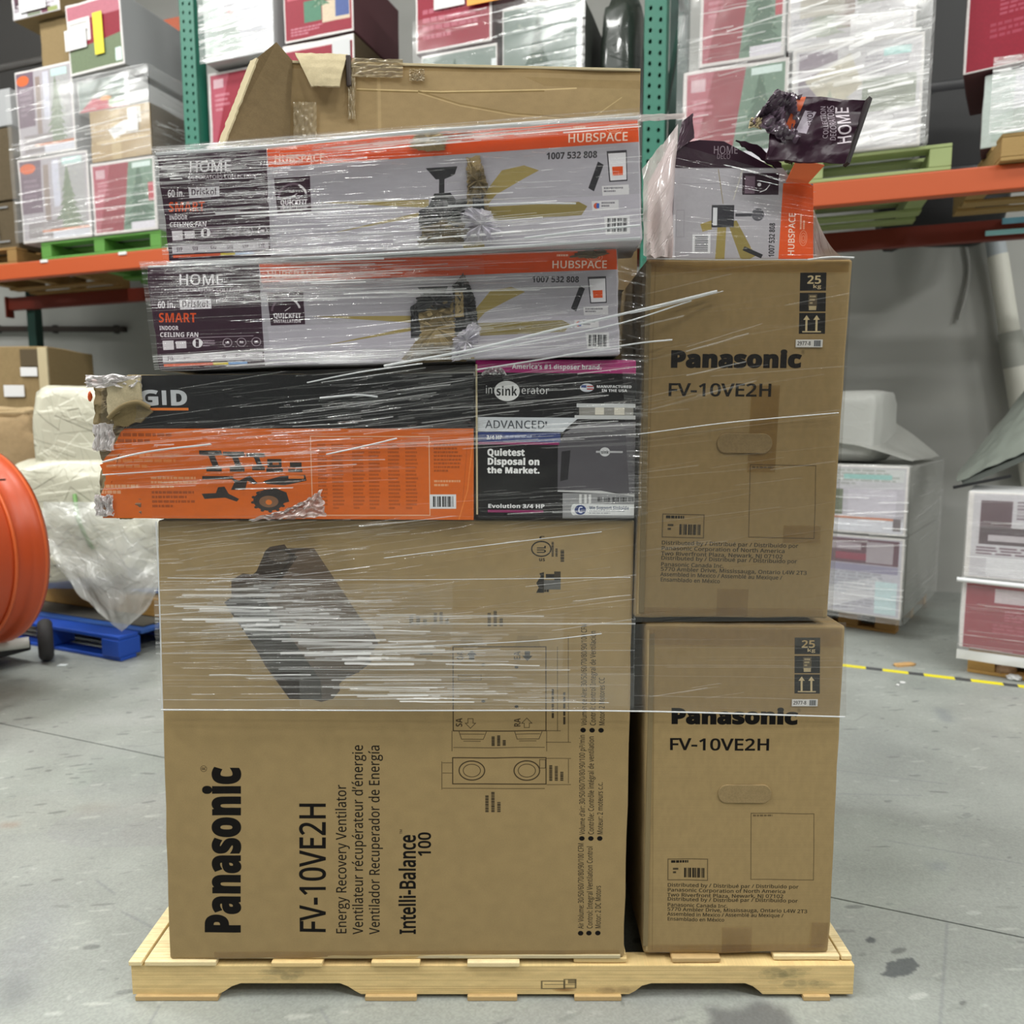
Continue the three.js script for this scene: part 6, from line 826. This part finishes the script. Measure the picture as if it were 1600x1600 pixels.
  sheet(off(FHI, 0.02), filmMaps(1024, 384, 16, [
    { n: 340, x0: 0, x1: 0.3, y0: 0, y1: 1, l0: 0.02, l1: 0.16, slope: 0.0, fan: 0.02, w0: 0.8, w1: 2.4, a0: 0.1, a1: 0.6 },
    { n: 120, x0: 0.0, x1: 0.5, y0: 0.0, y1: 0.25, l0: 0.03, l1: 0.2, slope: 0.0, fan: 0.03, w0: 1, w1: 3.5, a0: 0.2, a1: 0.7 },
    { n: 60, x0: 0.5, x1: 0.95, y0: 0.0, y1: 0.14, l0: 0.1, l1: 0.5, slope: 0.02, fan: 0.02, w0: 1.5, w1: 5, a0: 0.2, a1: 0.75 },
    { n: 90, x0: 0.2, x1: 0.75, y0: 0.55, y1: 1, l0: 0.08, l1: 0.4, slope: 0.0, fan: 0.02, w0: 1, w1: 4, a0: 0.15, a1: 0.6 },
    { n: 70, x0: 0.25, x1: 1, y0: 0.2, y1: 0.6, l0: 0.02, l1: 0.1, slope: 0.0, fan: 0.06, w0: 0.7, w1: 2, a0: 0.1, a1: 0.45 },
    { n: 40, x0: 0.6, x1: 1, y0: 0.75, y1: 1, l0: 0.1, l1: 0.4, slope: 0.06, fan: 0.02, w0: 1, w1: 3.5, a0: 0.2, a1: 0.7 }], 0.008, 0.95));
  // over the upright carton and the web between the stacks
  sheet([[0.3226, 1.6092, -0.018], [0.6169, 1.6092, -0.018], [0.5973, 1.7576, -0.018], [0.3198, 1.833, -0.018]], filmMaps(384, 384, 17, [{ n: 60, x0: 0, x1: 1, y0: 0, y1: 1, l0: 0.1, l1: 0.6, slope: 0.05, fan: 0.1, w0: 0.6, w1: 1.8, a0: 0.05, a1: 0.3 }], 0.006, 0.75));
  const web = (q, n1, n2, amp, m, name = 'film_web') => part(name, sheetGeo((u, v) => { const p = bil(q, u, v); return [p[0], p[1] + amp * 0.4 * N(u * 4, v * 4, 7), p[2] + amp * N(u * 5, v * 4, q[0][0] * 5)]; }, n1, n2), m, t);
  const [wa, wb] = filmMaps(256, 256, 18, [{ n: 40, x0: 0, x1: 1, y0: 0, y1: 1, l0: 0.2, l1: 0.9, slope: 0.5, fan: 0.3, w0: 0.6, w1: 2, a0: 0.1, a1: 0.4 }], 0.5), milky = filmMaterial(wa, wb, { rough: 0.2, bumpScale: 0.004, tint: 0xf6e6e4 });
  web([[0.2591, 1.6105, 0.02], [0.323, 1.6121, -0.02], [0.327, 1.8675, -0.02], [0.2483, 1.764, 0.05]], 10, 20, 0.02, milky);
  web([[0.2313, 1.8335, 0.085], [0.3419, 1.8796, -0.02], [0.3416, 1.8904, -0.02], [0.2311, 1.8459, 0.085]], 12, 3, 0.004, milky);
  web([[0.6066, 1.7472, -0.04], [0.6353, 1.7655, -0.1], [0.6407, 1.7655, -0.1], [0.6092, 1.7472, -0.04]], 3, 3, 0.002, milky);
  part('film_web', sheetGeo((u, v) => { const a = [0.6089, 1.7083, -0.035], b = [0.6899, 1.6121, -0.02], x = a[0] + (b[0] - a[0]) * v, y = b[1] + (a[1] - b[1]) * Math.pow(1 - v, 2.2) * (1 - u); return [x, y + 0.002, -0.03 - 0.02 * u]; }, 8, 20), milky, t);
  const bunch = (s, n, x0, x1, y0, y1, l1) => filmMaps(512, 96, s, [{ n, x0, x1, y0, y1, l0: 0.04, l1, slope: 0, fan: 0.02, w0: 0.8, w1: 5, a0: 0.15, a1: s === 20 ? 0.9 : 0.62 }], 0), [sa, sb] = bunch(20, 90, 0, 1, 0.1, 0.9, 0.5), [sc, sd] = bunch(21, 60, 0.22, 0.78, 0.12, 0.88, 0.36), glareTuft = filmMaterial(sc, sd, { rough: 0.14, bumpScale: 0.002 }), bunched = filmMaterial(sa, sb, { rough: 0.16, bumpScale: 0.002 });  // white streak maps that paint the film glare as milky strips
  const strip = (f, u0, u1, v0, v1, z, m = glareTuft) => web([bil(f, u0, v0), bil(f, u1, v0), bil(f, u1, v1), bil(f, u0, v1)].map((p) => [p[0], p[1], p[2] + z]), 40, 6, 0.002, m, 'glare_film');
  strip(FHI, 0.0, 1.0, 0.945, 1.03, 0.024, bunched); strip(FHI, 0.6, 0.86, 0.86, 0.96, 0.025); strip(FHI, 0.0, 0.12, 0.68, 0.95, 0.025); strip(FHI, 0.1, 0.72, -0.02, 0.06, 0.025); strip(FLO, 0.2, 0.72, -0.02, 0.13, 0.025); strip(FLO, 0.0, 1.0, 0.95, 1.02, 0.025, bunched); strip(FLO, 0.2, 0.72, 0.72, 0.93, 0.026);
  strip(lowC, 0.0, 0.62, 0.38, 0.66, 0.004); strip(lowC, 0.2, 0.85, 0.2, 0.5, 0.004); strip(lowC, 0.3, 1.0, 0.02, 0.2, 0.004);
  // gap between the stacks
  sheet([[0.2458, 1.091, -0.004], [0.2831, 1.0901, -0.012], [0.2726, 1.6029, -0.012], [0.2037, 1.6142, 0.02]], filmMaps(96, 384, 19, [{ n: 90, x0: 0, x1: 1, y0: 0, y1: 1, l0: 0.8, l1: 2, slope: 0.02, fan: 0.04, w0: 0.8, w1: 2, a0: 0.06, a1: 0.35 }], 0.0, 0.5), { ior: 1.5 });
  // folds where a film edge has rolled into a cord
  const cord = new THREE.MeshPhysicalMaterial({ color: 0xe6e8ea, roughness: 0.18, transmission: 0.45, thickness: 0, clearcoat: 1, clearcoatRoughness: 0.1, side: THREE.DoubleSide });
  const fold = (pts, r = 0.0014) => part('film_fold', tube(pts, r, 30, 6), cord, t);
  fold([[-0.254, 1.3942, 0.03], [-0.0759, 1.4265, 0.032], [0.1008, 1.4683, 0.034], [0.2662, 1.5074, 0.02], [0.4114, 1.5452, -0.005]], 0.0028); fold([[-0.1269, 1.4092, 0.03], [0.0631, 1.4461, 0.034], [0.2145, 1.4775, 0.03], [0.3593, 1.5256, 0]], 0.0016);
  fold([[-0.0707, 1.3882, 0.012], [0.1021, 1.4152, 0.02], [0.2565, 1.4414, 0.01], [0.3239, 1.4495, -0.006]], 0.0018); fold([[-0.4145, 1.3633, 0.004], [-0.3092, 1.3832, 0.01], [-0.1789, 1.4001, 0.02]], 0.0016); fold([[-0.3905, 1.3327, 0], [-0.3123, 1.3391, 0], [-0.2733, 1.3352, 0]], 0.0022);
  fold([[-0.7457, 0.677, 0.005], [-0.272, 0.6759, 0.006], [0.2518, 0.6741, 0.005], [0.7154, 0.6554, -0.01]], 0.0018); fold([[-0.7197, 0.9609, 0], [-0.2676, 0.9568, 0], [0.2474, 0.9622, 0]], 0.0007);
  fold([[-0.2667, 1.0029, 0], [-0.0532, 1.0299, 0], [0.186, 1.0581, 0]], 0.0009); fold([[-0.2699, 0.812, 0.003], [-0.0809, 0.8203, 0.003], [0.0674, 0.8286, 0.003], [0.1886, 0.8421, 0.002]], 0.0012); fold([[0.2378, 1.5005, 0], [0.3102, 1.5172, -0.01], [0.4262, 1.5465, -0.012]], 0.0012); fold([[0.2628, 1.2601, -0.006], [0.446, 1.2836, -0.006], [0.668, 1.3031, -0.006]], 0.0012);
  fold([[-0.7017, 1.8096, -0.01], [-0.455, 1.8107, 0.03], [-0.1924, 1.8239, 0.06], [0.0706, 1.8293, 0.09], [0.2295, 1.8303, 0.11]], 0.0034); fold([[-0.6911, 1.5999, -0.01], [-0.3775, 1.6057, 0.02], [-0.0486, 1.6109, 0.07], [0.2376, 1.6223, 0.1]], 0.003); fold([[-0.7252, 1.5916, 0], [-0.4817, 1.5981, 0.01], [-0.2517, 1.6032, 0.02]], 0.002);
  fold([[0.0238, 1.6223, 0.1], [0.1409, 1.6322, 0.115], [0.2346, 1.6412, 0.115]], 0.0022); fold([[-0.1203, 1.6866, 0.075], [0.0238, 1.6868, 0.09], [0.1182, 1.6839, 0.1]], 0.0016);
  fold([[-0.8423, 1.2026, -0.002], [-0.748, 1.2236, 0], [-0.6161, 1.2393, 0]], 0.0022); fold([[-0.8439, 1.1762, -0.002], [-0.6579, 1.1882, 0], [-0.4996, 1.1974, 0]], 0.0014); fold([[-0.3807, 1.2184, 0], [-0.3016, 1.2354, 0], [-0.2357, 1.2511, 0]], 0.0018);
  fold([[0.5931, 1.6074, -0.01], [0.6425, 1.6128, -0.012], [0.6863, 1.6116, -0.012]], 0.0022); fold([[0.2699, 1.6103, -0.012], [0.3852, 1.6074, -0.01], [0.5931, 1.6074, -0.01]], 0.0013);
  fold([[-0.7374, 1.0795, 0], [-0.7389, 0.8834, 0.002], [-0.7435, 0.6766, 0.004]], 0.0016);
  // many fine creases: real ridges that catch the lamps
  seed = 4242; const ridges = [];
  const ridge = (x, y, z, len, slope, r) => { const s = []; for (let k = 0; k <= 4; k++) s.push(new THREE.Vector3(x + len * (k / 4 - 0.5), y + slope * len * (k / 4 - 0.5) + rr(-0.0006, 0.0006), z)); const g = new THREE.TubeGeometry(new THREE.CatmullRomCurve3(s), 4, r, 4, false); ridges.push(g); };
  const zone = (c, n, u0, u1, v0, v1, l0, l1, slope, fan, r0 = 0.0004, r1 = 0.0011) => { for (let i = 0; i < n; i++) { const p = bil(c, rr(u0, u1), rr(v0, v1)), L = rr(l0, l1); ridge(p[0], p[1], p[2] + 0.003, L, slope + rr(-fan, fan), rr(r0, r1)); } };
  zone(off(FHI, 0.021), 120, 0.04, 0.3, 0.05, 0.98, 0.01, 0.06, 0.01, 0.02); zone(off(FHI, 0.021), 70, 0.06, 0.55, 0.78, 0.98, 0.01, 0.08, 0.06, 0.04); zone(off(FHI, 0.021), 60, 0.28, 0.7, 0.05, 0.5, 0.02, 0.14, 0.0, 0.02); zone(off(FHI, 0.021), 40, 0.3, 0.95, 0.4, 0.75, 0.005, 0.03, 0.0, 0.1); zone(off(FHI, 0.021), 24, 0.6, 0.97, 0.03, 0.2, 0.03, 0.16, 0.06, 0.02);
  zone(off(FLO, 0.021), 110, 0.05, 0.3, 0.6, 0.98, 0.01, 0.08, 0.0, 0.02); zone(off(FLO, 0.021), 50, 0.25, 0.75, 0.62, 0.95, 0.04, 0.16, 0.03, 0.03); zone(off(FLO, 0.021), 50, 0.07, 0.6, 0.02, 0.14, 0.02, 0.12, 0.05, 0.03); zone(off(FLO, 0.021), 30, 0.62, 0.98, 0.05, 0.4, 0.03, 0.14, 0.14, 0.04);
  zone(lowC, 120, 0.07, 0.6, 0.38, 0.68, 0.01, 0.1, 0.05, 0.06, 0.0004, 0.0013); zone(lowC, 50, 0.06, 0.5, 0.7, 0.98, 0.01, 0.07, 0.14, 0.06); zone(lowC, 34, 0.5, 0.98, 0.45, 0.98, 0.03, 0.12, 0.16, 0.03); zone(lowC, 26, 0.15, 0.6, 0.05, 0.45, 0.08, 0.3, 0.0, 0.004, 0.0005, 0.0015);
  const tl = [[-0.8637, 1.0884, -0.004], [0.2684, 1.0884, -0.004], [0.2621, 1.4124, -0.004], [-0.8328, 1.374, -0.004]]; zone(tl, 80, 0.03, 0.45, 0.25, 0.6, 0.01, 0.08, 0.06, 0.05); zone(tl, 80, 0.45, 0.98, 0.6, 0.97, 0.01, 0.07, 0.12, 0.1); zone(tl, 30, 0.2, 0.7, 0.7, 0.97, 0.01, 0.06, 0.14, 0.06); zone(tl, 20, 0.55, 0.98, 0.5, 0.6, 0.04, 0.14, 0.05, 0.03); zone(tl, 14, 0.72, 0.98, 0.05, 0.2, 0.02, 0.1, 0.08, 0.04);
  const c = part('fine_creases', mergeGeometries(ridges), filmMaterial(null, null, { rough: 0.16, ior: 1.6 }), t); c.userData.kind = 'stuff';
  // a torn wad of film
  const W0 = [[-0.5409, 1.0835, 0], [-0.3816, 1.0915, 0], [-0.3893, 1.1473, 0], [-0.4366, 1.1128, 0]];
  part('torn_film', sheetGeo((u, v) => { const p = bil(W0, u, v); return [p[0] + 0.006 * N(u * 9, v * 9, 1), p[1] + 0.008 * N(u * 8, v * 7, 4), p[2] + 0.014 + 0.016 * N(u * 7, v * 8, 9) + 0.008 * N(u * 21, v * 19, 2)]; }, 40, 30), new THREE.MeshPhysicalMaterial({ color: 0xe2dad8, roughness: 0.3, transmission: 0.4, thickness: 0, clearcoat: 0.6, side: THREE.DoubleSide }), t, 'torn crumpled tail of film');
  const W1b = [[-0.0623, 1.3789, 0], [-0.0104, 1.3789, 0], [-0.0194, 1.3916, 0], [-0.0518, 1.3916, 0]]; part('torn_film', sheetGeo((u, v) => { const p = bil(W1b, u, v); return [p[0], p[1] + 0.004 * N(u * 9, v * 7, 4), p[2] + 0.01 + 0.012 * N(u * 8, v * 8, 9)]; }, 24, 14), new THREE.MeshPhysicalMaterial({ color: 0xdadada, roughness: 0.3, transmission: 0.4, thickness: 0, side: THREE.DoubleSide }), t);
}

scene.traverse((o) => { if (o.isMesh) { o.castShadow = true; o.receiveShadow = true; } });
renderer.render(scene, camera);
